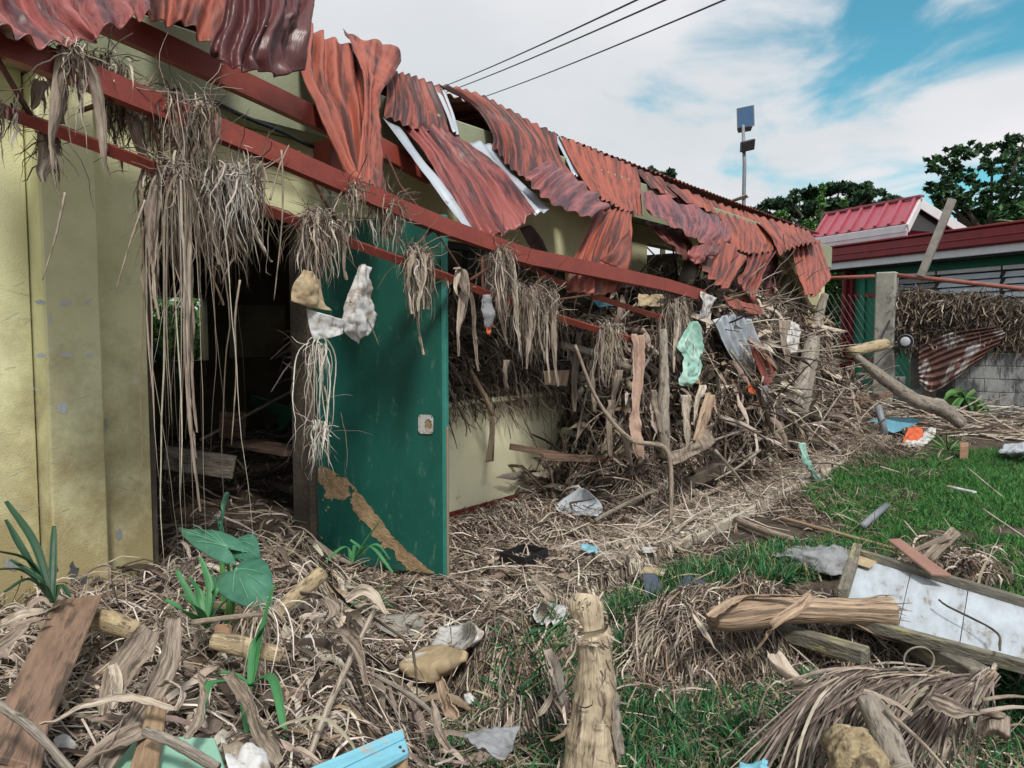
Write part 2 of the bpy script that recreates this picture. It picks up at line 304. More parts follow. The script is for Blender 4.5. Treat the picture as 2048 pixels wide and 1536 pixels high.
def tubegeo(pts, rad, n=10, seg=None, rough=0, seed=0, flat=1.0, endtaper=False):
    P = catm(pts, seg) if seg else np.asarray(pts, float); K = len(P)
    r = np.interp(np.linspace(0, 1, K), np.linspace(0, 1, len(np.atleast_1d(rad))), np.atleast_1d(rad)) if np.ndim(rad) else np.full(K, rad)
    T = unit(np.gradient(P, axis=0)); a = np.array([.13, .31, .94]) if abs(T[0][2]) < .9 else np.array([.97, .2, .1])
    S = unit(np.cross(T, a)); U = np.cross(T, S); th = np.linspace(0, 2 * math.pi, n, endpoint=False)
    D = S[:, None] * np.cos(th)[None, :, None] + U[:, None] * np.sin(th)[None, :, None] * flat
    rr = np.repeat(r[:, None], n, 1)
    if rough: rr = rr * (1 + rough * fbm((P[:, None] + D * .6 * r[:, None, None]) * 1 / max(r.mean(), .004) * .9 + seed, 5 if n > 30 else 3))
    V = (P[:, None] + D * rr[..., None]).reshape(-1, 3)
    F = []
    for k in range(K - 1):
        for j in range(n): F.append((k * n + j, k * n + (j + 1) % n, (k + 1) * n + (j + 1) % n, (k + 1) * n + j))
    F.append(tuple(range(n))[::-1]); F.append(tuple(range((K - 1) * n, K * n)))
    L = np.concatenate([[0], np.cumsum(np.linalg.norm(np.diff(P, axis=0), axis=1))])
    UV = np.stack([np.tile(th * r.mean(), K), np.repeat(L, n)], -1)
    return V, F, UV
def tube(name, pts, rad, m, parent=None, n=10, seg=None, rough=0, flat=1.0, smooth=True, **kw):
    V, F, UV = tubegeo(pts, rad, n, seg, rough, len(pts) * 3.3, flat)
    return mobj(name, V, F, m, parent, smooth=smooth, uv=UV, **kw)
def patch(name, rows, m, parent=None, nu=24, nv=24, corr=0, amp=.012, crumple=0, cscale=4, fold=0, foldscale=2.0, jag=0, solid=.003, seed=0, smooth=True, twist=0, hole=None, **kw):
    if m.name in ('dirty_white_plastic', 'muddy_cardboard', 'teal_plastic_bag', 'orange_cloth', 'grey_sack_cloth') and smooth: smooth = False; cscale *= 1.5
    g = np.array([catm(r, nu) for r in rows]); g = catm(g, nv)          # nv,nu,3
    u = np.linspace(0, 1, nu)[None, :].repeat(nv, 0); v = np.linspace(0, 1, nv)[:, None].repeat(nu, 1)
    if jag:
        s = 1 - jag * np.abs(fbm(np.stack([u[0] * 9 + seed, u[0] * 0 + .3, u[0] * 0 + seed], -1), 3)) * 2
        idx = np.linspace(0, 1, nv)[:, None] * s[None, :] * (nv - 1); i0 = np.minimum(idx.astype(int), nv - 2); fr = (idx - i0)[..., None]
        cols = np.arange(nu)[None, :].repeat(nv, 0); g = g[i0, cols] * (1 - fr) + g[i0 + 1, cols] * fr
    du = np.gradient(g, axis=1); dv = np.gradient(g, axis=0); nrm = unit(np.cross(du, dv))
    wid = np.linalg.norm(np.diff(g, axis=1), axis=2).sum(1).mean(); ln = np.linalg.norm(np.diff(g, axis=0), axis=2).sum(0).mean()
    d = np.zeros((nv, nu))
    if corr: d += amp * np.sin(2 * math.pi * corr * u) * (1 + .5 * fbm(np.stack([u * 3 + seed, v * 3, u * 0], -1), 2))
    if crumple: q = fbm(g * cscale + seed * 7.7, 4); d += crumple * (1 - 3 * np.abs(q))
    if fold: d += fold * fbm(np.stack([u * foldscale * 3 + seed, v * foldscale * .8, u * 0 + seed], -1), 2)
    g = g + nrm * d[..., None]
    V = g.reshape(-1, 3); i = np.arange(nv * nu).reshape(nv, nu)
    Fq = np.stack([i[:-1, :-1], i[:-1, 1:], i[1:, 1:], i[1:, :-1]], -1).reshape(-1, 4)
    if hole:
        uc = (u[:-1, :-1]).ravel(); vc = (v[:-1, :-1]).ravel(); keep = np.ones(len(Fq), bool)
        for (hu, hv, ru, rv) in hole: keep &= ((uc - hu) / ru) ** 2 + ((vc - hv) / rv) ** 2 > 1 + .5 * np.sin(9 * np.arctan2(vc - hv, uc - hu))
        Fq = Fq[keep]
    UV = np.stack([u * wid + seed * 1.7, v * ln + seed * .9], -1).reshape(-1, 2)
    return mobj(name, V, Fq, m, parent, smooth=smooth, uv=UV, solid=solid, **kw)
def slab(name, c, th, m, parent=None, bevel=.004, **kw):
    c = [np.array(p, float) for p in c]; n = unit(np.cross(c[1] - c[0], c[3] - c[0]))
    if n[2] < 0: n = -n
    v = [p - n * th for p in c] + c
    w_ = np.linalg.norm(c[1] - c[0]); l_ = np.linalg.norm(c[3] - c[0]); q_ = [(0, 0), (w_, 0), (w_, l_), (0, l_)]
    if w_ > l_: q_ = [(0, 0), (0, w_), (l_, w_), (l_, 0)]
    return mobj(name, v, BF, m, parent, bevel=bevel, uv=np.array(q_ * 2) + rng.random(2), **kw)

# ------------------------------------------------------------------ strands
PAL = {
 'dry': np.array([(.42, .35, .29), (.27, .22, .18), (.13, .10, .08), (.55, .48, .41), (.06, .048, .039), (.27, .22, .185), (.12, .098, .08), (.62, .545, .46), (.30, .225, .16)]),
 'pale': np.array([(.50, .43, .35), (.62, .55, .47), (.38, .31, .25), (.24, .19, .155), (.70, .64, .57)]),
 'dark': np.array([(.09, .07, .054), (.15, .115, .088), (.22, .17, .13), (.34, .28, .22), (.05, .040, .032), (.46, .39, .32), (.12, .095, .07)]),
 'palm': np.array([(.27, .225, .19), (.16, .13, .11), (.36, .31, .26), (.10, .08, .068), (.21, .175, .15), (.42, .36, .30)]),
 'root': np.array([(.55, .50, .44), (.42, .36, .30), (.27, .215, .175), (.64, .59, .53), (.15, .115, .09), (.34, .28, .23), (.20, .16, .13), (.48, .40, .31)]),
 'white': np.array([(.66, .64, .60), (.56, .52, .46), (.60, .57, .52)]),
 'grass': np.array([(.030, .15, .032), (.045, .195, .038), (.07, .25, .05), (.02, .11, .030), (.09, .27, .06), (.03, .14, .04), (.16, .22, .07)]),
 'grassb': np.array([(.025, .115, .045), (.035, .16, .055), (.06, .22, .075), (.02, .09, .04), (.30, .27, .15)]),
 'tree': np.array([(.022, .060, .028), (.030, .080, .035), (.018, .050, .026), (.045, .11, .045)]),
 'tree2': np.array([(.030, .085, .035), (.045, .13, .045), (.022, .065, .032), (.07, .17, .055)]),
 'bush': np.array([(.07, .19, .045), (.12, .28, .07), (.04, .12, .035), (.17, .34, .10)]),
}
def paths(P, D, L, K=6, grav=0., wig=.3, steer=None):
    P = P.copy(); D = unit(D); out = [P.copy()]; st = (L / K)[:, None]; w = rng.normal(size=P.shape) * wig
    for k in range(K):
        D = unit(D + w * .5 + rng.normal(size=P.shape) * wig * .7 + np.array([0, 0, -grav]))
        P = P + D * st; out.append(P.copy())
    return np.stack(out, 1)
def hang(P, D, L, K=16, wig=.3, drop=.55):
    P = P.copy(); D = unit(D) * .8; out = [P.copy()]; st = (L / K)[:, None]; m = np.zeros_like(P); n = len(P)
    for k in range(K):
        m = m * .55 + rng.normal(size=P.shape) * np.array([1, 1, .35])
        kink = (rng.random((n, 1)) < .10) * rng.normal(size=P.shape) * 1.1
        D = unit(D * .55 + np.array([0, 0, -drop]) + m * wig * .55 + kink * wig); P = P + D * st; out.append(P.copy())
    return np.stack(out, 1)
def strandmesh(Q, W, c, mode='ribbon', R=None, taper='both'):
    N_, K1, _ = Q.shape; T = unit(np.gradient(Q, axis=1))
    if R is None: R = unit(rng.normal(size=(N_, 3)))
    S = unit(np.cross(T, R[:, None, :].repeat(K1, 1)))
    t = np.linspace(0, 1, K1)
    pr = {'both': .35 + .65 * np.sin(math.pi * np.clip(t * .9 + .05, 0, 1)), 'tip': np.maximum(1 - t ** 1.6, .08), 'leaf': np.maximum(np.sin(math.pi * (t * .92 + .08)) ** .6, .05)}[taper]
    w = W[:, None] * pr[None] * .5
    B = np.arange(N_)[:, None] * 0
    if mode == 'ribbon':
        V = np.stack([Q - S * w[..., None], Q + S * w[..., None]], 2); m = 2; ring = [(0, 1)]
    elif mode == 'fold':
        U = np.cross(S, T); V = np.stack([Q - S * w[..., None], Q + U * w[..., None] * .55, Q + S * w[..., None]], 2); m = 3; ring = [(0, 1), (1, 2)]
    else:
        U = np.cross(S, T); V = np.stack([Q + S * w[..., None], Q + (-.5 * S + .87 * U) * w[..., None], Q + (-.5 * S - .87 * U) * w[..., None]], 2); m = 3; ring = [(0, 1), (1, 2), (2, 0)]
    V = V.reshape(-1, 3); base = (np.arange(N_)[:, None] * K1 + np.arange(K1 - 1)[None]).ravel() * m
    F = np.concatenate([np.stack([base + a, base + b, base + m + b, base + m + a], -1) for a, b in ring])
    C = np.repeat(c, K1 * m, 0)
    return V, F, C
def pick(pal, n): 
    p = PAL[pal]; return p[rng.integers(0, len(p), n)] * rng.uniform(.75, 1.2, (n, 1)) * rng.uniform(.94, 1.06, (n, 3))
class SB:
    """collects strands into one mesh"""
    def __init__(s): s.V = []; s.F = []; s.C = []; s.n = 0
    def add(s, V, F, C): s.V.append(V); s.F.append(F + s.n); s.C.append(C); s.n += len(V); return s
    def st(s, P, D, L, W, pal='dry', K=6, grav=0., wig=.3, mode='ribbon', R=None, taper='both'):
        Q = paths(P, D, L, K, grav, wig); s.add(*strandmesh(Q, W, pick(pal, len(P)), mode, R, taper)); return s
    def hg(s, P, D, L, W, pal='dry', K=16, wig=.3, drop=.55, mode='ribbon', taper='tip'):
        Q = hang(P, D, L, K, wig, drop); s.add(*strandmesh(Q, W, pick(pal, len(P)), mode, None, taper)); return s
    def build(s, name, m=None, parent=None, smooth=False, **kw):
        return mobj(name, np.concatenate(s.V), np.concatenate(s.F), m or M['strand'], parent, smooth=smooth, col=np.concatenate(s.C), **kw)
def inpoly(x, y, poly):
    c = np.zeros(len(x), bool); j = len(poly) - 1
    for i in range(len(poly)):
        xi, yi = poly[i][:2]; xj, yj = poly[j][:2]
        c ^= ((yi > y) != (yj > y)) & (x < (xj - xi) * (y - yi) / (yj - yi + 1e-12) + xi); j = i
    return c
def samp(poly, n):
    p = np.array([q[:2] for q in poly]); lo, hi = p.min(0), p.max(0); X = np.zeros((0, 2))
    while len(X) < n:
        q = rng.uniform(lo, hi, (n * 2, 2)); X = np.concatenate([X, q[inpoly(q[:, 0], q[:, 1], p)]])
    return X[:n]
def ppoly(pp, z=0.0): return [PZ(a, b, z) for a, b in pp]
def litter(sb, XY, L, W, pal='dry', lift=.03, K=5, mode='ribbon', wig=.25, taper='both', dirs=None, arch=.03, g=None):
    n = len(XY); a = rng.uniform(0, 2 * math.pi, n) if dirs is None else dirs
    D = np.stack([np.cos(a), np.sin(a), np.zeros(n)], 1); P = np.stack([XY[:, 0], XY[:, 1], np.zeros(n)], 1)
    Q = paths(P, D, L, K, 0, wig); Q[..., 2] *= .15
    t = np.linspace(0, 1, K + 1)
    gg = (g or gz)(Q[..., 0], Q[..., 1])
    Q[..., 2] = gg + np.abs(Q[..., 2]) * .3 + rng.random((n, 1)) ** 2 * lift + (rng.random((n, 1)) ** 2 * arch * (L[:, None] / .2)) * np.sin(math.pi * t)[None] + .004 + (rng.normal(size=(n, 1)) * .35 * (t - .5)[None] * L[:, None]).clip(-.01, .15)
    R = unit(rng.normal(size=(n, 3)) * .55 + np.array([0, 0, 1.]))
    sb.add(*strandmesh(Q, W, pick(pal, n), mode, R, taper))
def leafquads(P, size, pal, up=.3):
    n = len(P); A = unit(rng.normal(size=(n, 3))); Bv = unit(np.cross(A, rng.normal(size=(n, 3)))); s = (size * rng.uniform(.6, 1.3, n))[:, None]
    V = np.stack([P - A * s, P + Bv * s * .45, P + A * s, P - Bv * s * .45], 1).reshape(-1, 3)
    F = np.arange(n * 4).reshape(n, 4); C = np.repeat(pick(pal, n), 4, 0); return V, F, C

# ================================================================== SETTING: ground
def axis(lo, hi, fine_lo, fine_hi, step, far):
    a = np.arange(fine_lo, fine_hi, step); o = []; d = step; x = fine_hi
    while x < far: o.append(x); d *= 1.35; x += d
    p = []; d = step; x = fine_lo - step
    while x > -far: p.append(x); d *= 1.35; x -= d
    return np.concatenate([p[::-1], a, o, [far * 1.2]])
gx = axis(0, 0, -4, 9, .045, 900); gy = axis(0, 0, -5, 5, .045, 900)
GX, GY = np.meshgrid(gx, gy); GZ = gz(GX, GY)
GZ = GZ + .012 * n2(GX, GY, 14, 3) * sst(40, 15, np.abs(GX) + np.abs(GY))
i = np.arange(GX.size).reshape(GX.shape)
mobj('ground', np.stack([GX, GY, GZ], -1).reshape(-1, 3), np.stack([i[:-1, :-1], i[:-1, 1:], i[1:, 1:], i[1:, :-1]], -1).reshape(-1, 4), M['ground'], smooth=True, kind='structure')
# concrete path along the wall, poured in slabs
path = thing('path', None, None, (2, -1.2, 0)); path['kind'] = 'structure'
xs = [-1.6, -.35, .95, 2.2, 3.45, 4.7, 5.95, 7.2, 8.5, 9.8, 11.1]
for k in range(len(xs) - 1):
    dz = rng.uniform(-.008, .008); v = np.array(boxv(xs[k] + .008, xs[k + 1] - .008, -1.62 + rng.uniform(-.02, .02), -.02, -.06, .075 + dz)); v[4:, 2] += rng.uniform(-.006, .006, 4)
    mobj('path_slab', v, BF, M['concpath'], path, bevel=.012)

# ================================================================== DAMAGED BUILDING
B = thing('flood_damaged_building', 'long low yellow building with torn red corrugated roof and debris hanging from its eave', 'building', (0, 0, 0))
XL, XR = -5.0, 11.2
# wall pieces (front face Y=0 .. back .15)
box('wall', XL, -1.56, .0, .15, .2, 3.3, M['wall'], B)
box('wall', -1.30, -1.04, -.03, .15, .2, 2.74, M['wall'], B)
box('column', -1.552, -1.305, -.13, .15, .2, 2.74, M['wall'], B, bevel=.01)
box('wall', -1.036, 3.10, 0, .15, 2.27, 2.74, M['wall'], B)           # over door and window
box('wall', .08, 3.10, 0, .15, .18, 1.0, M['wall_low'], B)
box('window_sill', .06, 3.13, -.05, .18, 1.003, 1.045, M['wall_low'], B, bevel=.01)
box('wall', 3.105, 4.5, 0, .15, 2.0, 2.74, M['wall'], B)
box('wall', 4.503, XR, 0, .15, 2.56, 2.74, M['wall'], B)
box('wall', 3.105, 4.3, 0.02, .17, .0, 1.2, M['conc'], B)
box('column', 5.6, 5.9, -.05, .17, .0, 2.556, M['wall'], B, bevel=.01)
box('column', 8.0, 8.3, -.05, .17, .0, 2.556, M['wall'], B, bevel=.01)
box('column', XR - .3, XR, -.05, .17, .0, 2.556, M['wall'], B, bevel=.01)
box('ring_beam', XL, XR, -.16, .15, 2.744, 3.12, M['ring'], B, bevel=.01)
box('plinth', XL, -1.04, -.035, .15, .0, .197, M['plinth'], B)
box('plinth', .08, 3.10, -.012, .15, .0, .177, M['plinth'], B)
box('door_sill', -1.036, .076, -.05, .16, .0, .14, M['plinth'], B, bevel=.01)
box('door_frame', -.035, .02, -.03, .15, .142, 2.266, M['barkdark'], B)
box('door_frame', -1.034, -.99, .01, .15, .142, 2.266, M['barkdark'], B)
box('window_frame', .1, 3.08, .03, .09, 2.215, 2.265, M['dark'], B)
box('window_frame', 1.55, 1.6, .03, .09, 1.047, 2.21, M['dark'], B)
# inside
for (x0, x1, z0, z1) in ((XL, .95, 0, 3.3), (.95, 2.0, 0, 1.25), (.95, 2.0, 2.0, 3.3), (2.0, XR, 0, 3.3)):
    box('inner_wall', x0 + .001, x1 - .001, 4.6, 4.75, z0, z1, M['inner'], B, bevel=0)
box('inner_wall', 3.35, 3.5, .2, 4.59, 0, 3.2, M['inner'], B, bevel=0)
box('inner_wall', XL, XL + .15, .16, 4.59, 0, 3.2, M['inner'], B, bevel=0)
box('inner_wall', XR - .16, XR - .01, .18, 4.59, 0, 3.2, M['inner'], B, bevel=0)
box('wall', 4.303, XR, 0.02, .17, .0, 1.25, M['wall'], B)
# roof body behind the front edge (flat purlin + sheets) keeps the rooms dark
for k in range(int((XR + 5) / 1.0)):
    x0 = XL + k * 1.0
    rows = [[(x0, .02, 3.36), (x0 + 1.06, .02, 3.36)], [(x0, 2.4, 3.6), (x0 + 1.06, 2.4, 3.6)], [(x0, 4.9, 3.86), (x0 + 1.06, 4.9, 3.86)]]
    patch('roof_sheet', rows, M['roof_a'], B, nu=61, nv=6, corr=10, amp=.012, seed=k)
channel('roof_beam', [PY(a, b, -.42) for a, b in ((60, -25), (280, 72), (480, 165), (660, 250), (740, 285), (860, 350))], .05, .115, M['redsteel'], B)
box('beam_bracket', *(lambda p: (p[0] - .1, p[0] + .04, -.33, -.165, 2.52, 2.70))(PY(660, 310, -.2)), M['redsteel'], B)
for px in (647, 663):
    p = PY(px, 380, -.01); tube('conduit', [(p[0], -.02, 2.27), (p[0], -.02, 2.74)], .011, M['white'], B, n=8)
tube('cable', [PY(a, b, -.17) for a, b in ((430, 205), (500, 238), (560, 262), (600, 282), (640, 300), (690, 318))], .012, M['wire'], B, n=6, seg=24)

# eave truss
TY = -1.05
tr = bpy.data.objects.new('eave_truss', None); tr.location = (0, -1.05, 2.4); link(tr, B, label='bent red steel lattice hanging off the eave')
def tY(pts, off=0): return [PY(a, b, TY + off) for a, b in pts]
channel('upper_chord', tY([(-160, 25), (0, 88), (165, 150), (318, 213), (427, 256), (560, 312), (697, 372), (800, 418), (892, 455), (1010, 497)]), .055, .088, M['redsteel'], tr)
channel('upper_chord', tY([(1000, 497), (1060, 515), (1124, 527), (1250, 553), (1330, 570), (1405, 592)], -.0), .06, .10, M['redsteel'], tr)
beam_pts = [(-120, 170), (0, 219), (167, 281), (287, 326), (460, 392), (629, 456), (714, 490), (910, 560), (989, 593), (1148, 645), (1275, 682)]
q = tY(beam_pts, .02)
V, Fq, UV = tubegeo(q, .028, n=4, seg=40); mobj('lower_chord', V, Fq, M['redsteel'], tr, uv=UV)
V, Fq, UV = tubegeo(tY([(1035, 522), (1150, 578), (1300, 628), (1385, 650)], .1), .026, n=4, seg=14); mobj('lower_chord', V, Fq, M['redsteel'], tr, uv=UV)
for a, b, r in (((-10, 110), (62, 232), .010), ((160, 222), (282, 180), .009), ((282, 180), (330, 330), .008), ((470, 360), (600, 305), .009), ((600, 320), (690, 470), .008),
             ((870, 455), (800, 520), .009), ((964, 510), (966, 640), .009), ((1010, 515), (940, 560), .010), ((945, 575), (870, 460), .007), ((1050, 590), (1090, 550), .010), ((1110, 600), (1180, 590), .008),
             ((1300, 590), (1265, 560), .009)):
    tube('lattice_rod', tY([a, b], .01), r, M['rustrod'], tr, n=6)
tube('lattice_rod', [PY(773, 310, -.5), PY(800, 370, -.6), PY(850, 430, -.8)], .007, M['rustrod'], tr, n=6)

# --- torn roof sheets: rows of (px, py, Y)
def RW(rows): return [[PY(*p) for p in r] for r in rows]
def rsheet(rows, m='roof_a', corr=9, amp=.018, nu=None, nv=36, label=None, **kw):
    if kw.get('crumple', 0) >= .015: kw['smooth'] = False; nu = nu or int(corr * 10 + 1)
    return patch('roof_sheet', RW(rows), M[m], B, nu=nu or int(corr * 8 + 1), nv=nv, corr=corr, amp=amp, label=label, solid=kw.pop('solid', .0025), **kw)
rsheet([[(-160, -170, -.55), (60, -150, -.55), (320, -110, -.55)], [(-170, -40, -.95), (60, -10, -.95), (300, -20, -.9)], [(-150, 30, -1.25), (0, 58, -1.25), (70, 76, -1.2), (150, 72, -1.15), (185, 45, -1.15), (255, 46, -1.1), (302, 34, -1.05)]],
       'roof_c', 9, .016, nu=110, nv=44, crumple=.022, cscale=4.5, fold=.05, foldscale=1.5, seed=1, jag=.03, label='pinkish crumpled roof sheet in the upper left corner')
rsheet([[(270, -120, -.3), (470, -120, -.3)], [(285, -20, -.5), (460, -20, -.45)], [(300, 25, -.6), (340, 50, -.62), (380, 62, -.62), (432, 95, -.62)]], 'roof_b', 4, .014, nu=60, crumple=.02, fold=.03, seed=2, label='orange red roof sheet bent down over the eave beam')
rsheet([[(440, -70, -.75), (540, -60, -.75), (632, -30, -.7)], [(452, 20, -.85), (540, 25, -.95), (625, 15, -.8)], [(422, 90, -.92), (520, 95, -1.0), (605, 75, -.85)], [(428, 118, -.9), (470, 134, -1.0), (530, 140, -1.0), (575, 154, -.95), (602, 140, -.85)]],
       'roof_d', 6, .02, nu=80, nv=44, crumple=.016, cscale=5, fold=.045, foldscale=1.6, seed=3, jag=.03, hole=[(.52, .42, .03, .02)], label='dark maroon roof sheet dangling with its underside showing')
rsheet([[(604, 40, -.02), (660, 76, -.02), (735, 105, -.02)], [(600, 130, -.25), (665, 170, -.3), (745, 170, -.25)], [(640, 225, -.55), (690, 240, -.5), (742, 230, -.5)], [(692, 330, -.85), (710, 330, -.8), (735, 330, -.75)], [(714, 358, -.95), (726, 372, -.9), (742, 380, -.9)]],
       'roof_b', 5, .022, nu=80, nv=50, crumple=.008, seed=4, jag=.02, label='fan shaped roof sheet twisted down to a point above the green door')
rsheet([[(686, 58, .05), (730, 75, 0), (772, 82, -.02), (803, 118, 0)], [(722, 130, -.3), (750, 140, -.36), (790, 150, -.25)], [(728, 190, -.5), (745, 195, -.55), (762, 190, -.5)], [(722, 270, -.75), (745, 275, -.8), (768, 270, -.72)], [(716, 358, -.98), (745, 372, -1.02), (776, 386, -.95)]],
       'roof_b', 2, .012, nu=44, nv=60, crumple=.022, cscale=5, fold=.03, seed=5, label='narrow crumpled roof strip pinched in the middle')
rsheet([[(772, 140, 0), (820, 150, 0), (880, 172, 0)], [(775, 185, -.15), (840, 215, -.18), (905, 230, -.12)], [(768, 232, -.35), (840, 262, -.4), (925, 290, -.3)]], 'roof_a', 8, .012, nv=30, crumple=.006, seed=6, jag=.04)
rsheet([[(800, 240, -.30), (860, 250, -.33), (935, 285, -.30)], [(865, 330, -.62), (930, 340, -.62), (1010, 345, -.62)], [(940, 470, -1.0), (1010, 470, -1.05), (1075, 428, -1.0)]], 'roof_c', 9, .017, nv=50, crumple=.010, seed=7, jag=.05, hole=[(.3, .02, .05, .03)], label='large streaked roof sheet hanging out past the eave with bare zinc edges')
patch('zinc_edge', RW([[(766, 234, -.34), (790, 250, -.35), (806, 262, -.34)], [(815, 300, -.55), (832, 310, -.56), (848, 322, -.56)], [(880, 390, -.82), (892, 392, -.83), (905, 392, -.83)], [(925, 448, -1.0), (938, 455, -1.0), (952, 468, -1.0)]]), M['zinc'], B, nu=14, nv=30, corr=1, amp=.008, crumple=.004)
patch('zinc_edge', RW([[(937, 282, -.28), (965, 284, -.28), (985, 290, -.28)], [(990, 345, -.58), (1008, 345, -.58), (1030, 350, -.56)], [(1068, 428, -.98), (1085, 425, -.98), (1100, 420, -.96)]]), M['zinc'], B, nu=20, nv=30, corr=2, amp=.010, crumple=.004, seed=3)
patch('zinc_strip', RW([[(866, 168, .02), (888, 178, .02)], [(892, 225, -.16), (908, 232, -.14)], [(905, 262, -.3), (918, 272, -.28)]]), M['zinc'], B, nu=17, nv=16, corr=2, amp=.008)
rsheet([[(878, 166, 0), (960, 190, 0), (1035, 228, 0), (1112, 268, 0)], [(950, 210, -.12), (1020, 250, -.2), (1080, 290, -.22), (1122, 318, -.18)], [(985, 265, -.28), (1035, 300, -.42), (1095, 335, -.42), (1150, 356, -.35)], [(985, 292, -.36), (1040, 350, -.65), (1110, 380, -.65), (1180, 392, -.55)]], 'roof_a', 13, .014, nv=44, crumple=.007, seed=8)
rsheet([[(1094, 320, -.55), (1150, 352, -.62), (1222, 415, -.68)], [(1068, 338, -.75), (1120, 375, -.85), (1198, 424, -.86)], [(1045, 350, -.85), (1100, 404, -1.0), (1182, 438, -1.0)]], 'roof_c', 6, .014, nv=22, crumple=.006, seed=9, jag=.04, label='short roof sheet sticking out almost level below the middle of the roof')
patch('zinc_strip', RW([[(1105, 266, .02), (1120, 274, .02)], [(1128, 310, -.14), (1142, 318, -.13)], [(1146, 350, -.3), (1158, 354, -.3)]]), M['zinc'], B, nu=17, nv=16, corr=2, amp=.008)
rsheet([[(1118, 270, 0), (1200, 305, 0), (1275, 335, 0)], [(1150, 330, -.25), (1215, 365, -.3), (1282, 385, -.28)], [(1185, 385, -.55), (1235, 415, -.6), (1285, 432, -.55)]], 'roof_b', 11, .014, nv=34, crumple=.008, seed=10, jag=.03)
rsheet([[(1192, 425, -.62), (1240, 418, -.62), (1264, 430, -.6)], [(1165, 480, -.8), (1215, 490, -.85), (1264, 490, -.8)], [(1143, 540, -.95), (1200, 550, -.98), (1255, 545, -.92)], [(1138, 584, -.98), (1190, 592, -1.0), (1240, 585, -.9)]], 'roof_b', 7, .014, nv=36, crumple=.010, fold=.03, seed=11, jag=.04, label='roof sheet hanging straight down in front of the wall with a folded flap')
rsheet([[(1258, 455, -.88), (1264, 500, -.9)], [(1225, 500, -1.02), (1262, 525, -1.0)], [(1202, 520, -1.05), (1254, 545, -1.02)]], 'roof_b', 1, .004, nu=18, nv=18, crumple=.012, seed=12)
rsheet([[(1272, 333, 0), (1310, 352, 0), (1365, 382, 0)], [(1300, 370, -.2), (1350, 395, -.25), (1385, 410, -.22)]], 'roof_a', 5, .016, nv=16, crumple=.02, seed=13)
rsheet([[(1326, 362, 0), (1400, 392, 0), (1420, 402, 0)], [(1370, 402, -.3), (1425, 425, -.3), (1435, 432, -.3)]], 'roof_b', 6, .014, nv=18, crumple=.006, seed=14)
rsheet([[(1284, 378, -.35), (1330, 392, -.35), (1420, 425, -.35), (1460, 450, -.4)], [(1290, 410, -.6), (1350, 432, -.65), (1420, 455, -.68), (1462, 480, -.65)], [(1300, 422, -.75), (1360, 460, -.85), (1400, 485, -.88), (1440, 492, -.85)]], 'roof_c', 5, .018, nu=60, nv=30, crumple=.012, seed=15, jag=.03, label='flattened dull red roof sheet thrown across its neighbours')
rsheet([[(1284, 440, -.5), (1330, 450, -.52), (1370, 465, -.5)], [(1310, 462, -.7), (1350, 480, -.75), (1395, 505, -.75)], [(1345, 490, -.8), (1365, 515, -.85), (1400, 530, -.85)]], 'roof_a', 4, .012, nv=22, crumple=.015, seed=16)
rsheet([[(1400, 478, -.8), (1450, 480, -.8), (1495, 518, -.8)], [(1395, 515, -.9), (1440, 535, -.92), (1475, 545, -.9)], [(1405, 535, -.95), (1430, 565, -1.0), (1455, 580, -1.0)]], 'roof_b', 4, .022, nu=40, nv=24, crumple=.008, seed=17, label='bright red ribbed roof sheet slumped onto the debris heap')
rsheet([[(1385, 490, -.85), (1420, 480, -.9), (1450, 488, -.85)], [(1375, 505, -.95), (1410, 505, -1.0), (1440, 505, -.95)], [(1378, 518, -.95), (1395, 528, -1.0), (1420, 515, -.98)]], 'roof_c', 1, .003, nu=24, nv=18, crumple=.03, cscale=7, seed=18)
rsheet([[(1415, 398, 0), (1480, 420, 0), (1500, 428, 0)], [(1450, 450, -.35), (1500, 470, -.38), (1540, 480, -.35)], [(1465, 495, -.6), (1500, 508, -.65), (1548, 502, -.6)]], 'roof_b', 9, .016, nv=30, crumple=.008, seed=19, jag=.02)
rsheet([[(1495, 426, 0), (1570, 446, 0), (1618, 462, 0)], [(1540, 470, -.4), (1590, 480, -.42), (1630, 478, -.35)], [(1560, 510, -.7), (1600, 490, -.7), (1640, 485, -.6)]], 'roof_b', 9, .018, nv=30, crumple=.01, seed=20, jag=.02)
rsheet([[(1582, 470, -.3), (1610, 468, -.2), (1640, 482, -.2)], [(1592, 530, -.7), (1625, 535, -.65), (1658, 540, -.55)], [(1612, 590, -.95), (1632, 592, -.9), (1664, 556, -.7)]], 'roof_b', 6, .02, nv=34, crumple=.012, seed=21, jag=.04, label='last roof sheet folded down over the far end of the building')
rsheet([[(1500, 505, -.6), (1530, 505, -.6), (1555, 500, -.55)], [(1490, 540, -.8), (1510, 545, -.8), (1530, 540, -.8)], [(1475, 560, -.85), (1495, 580, -.9), (1512, 590, -.9)], [(1490, 600, -.9), (1510, 615, -.95), (1522, 620, -.95)]], 'roof_a', 5, .02, nv=40, crumple=.012, seed=22)
rsheet([[(1520, 510, -.3), (1560, 505, -.3)], [(1530, 560, -.4), (1558, 560, -.35)], [(1530, 610, -.5), (1550, 615, -.45)]], 'roof_d', 3, .02, nv=24, crumple=.03, seed=23)
rsheet([[(1448, 590, -1.0), (1480, 600, -1.0), (1520, 612, -1.0)], [(1460, 612, -1.05), (1500, 625, -1.05), (1530, 632, -1.05)]], 'roof_b', 2, .012, nu=30, nv=12, crumple=.012, seed=24)
rsheet([[(1040, 455, -.2), (1060, 450, -.2)], [(1060, 490, -.25), (1085, 480, -.22)], [(1075, 515, -.3), (1103, 512, -.25)]], 'roof_d', 1, .006, nu=14, nv=20, crumple=.01, seed=25)

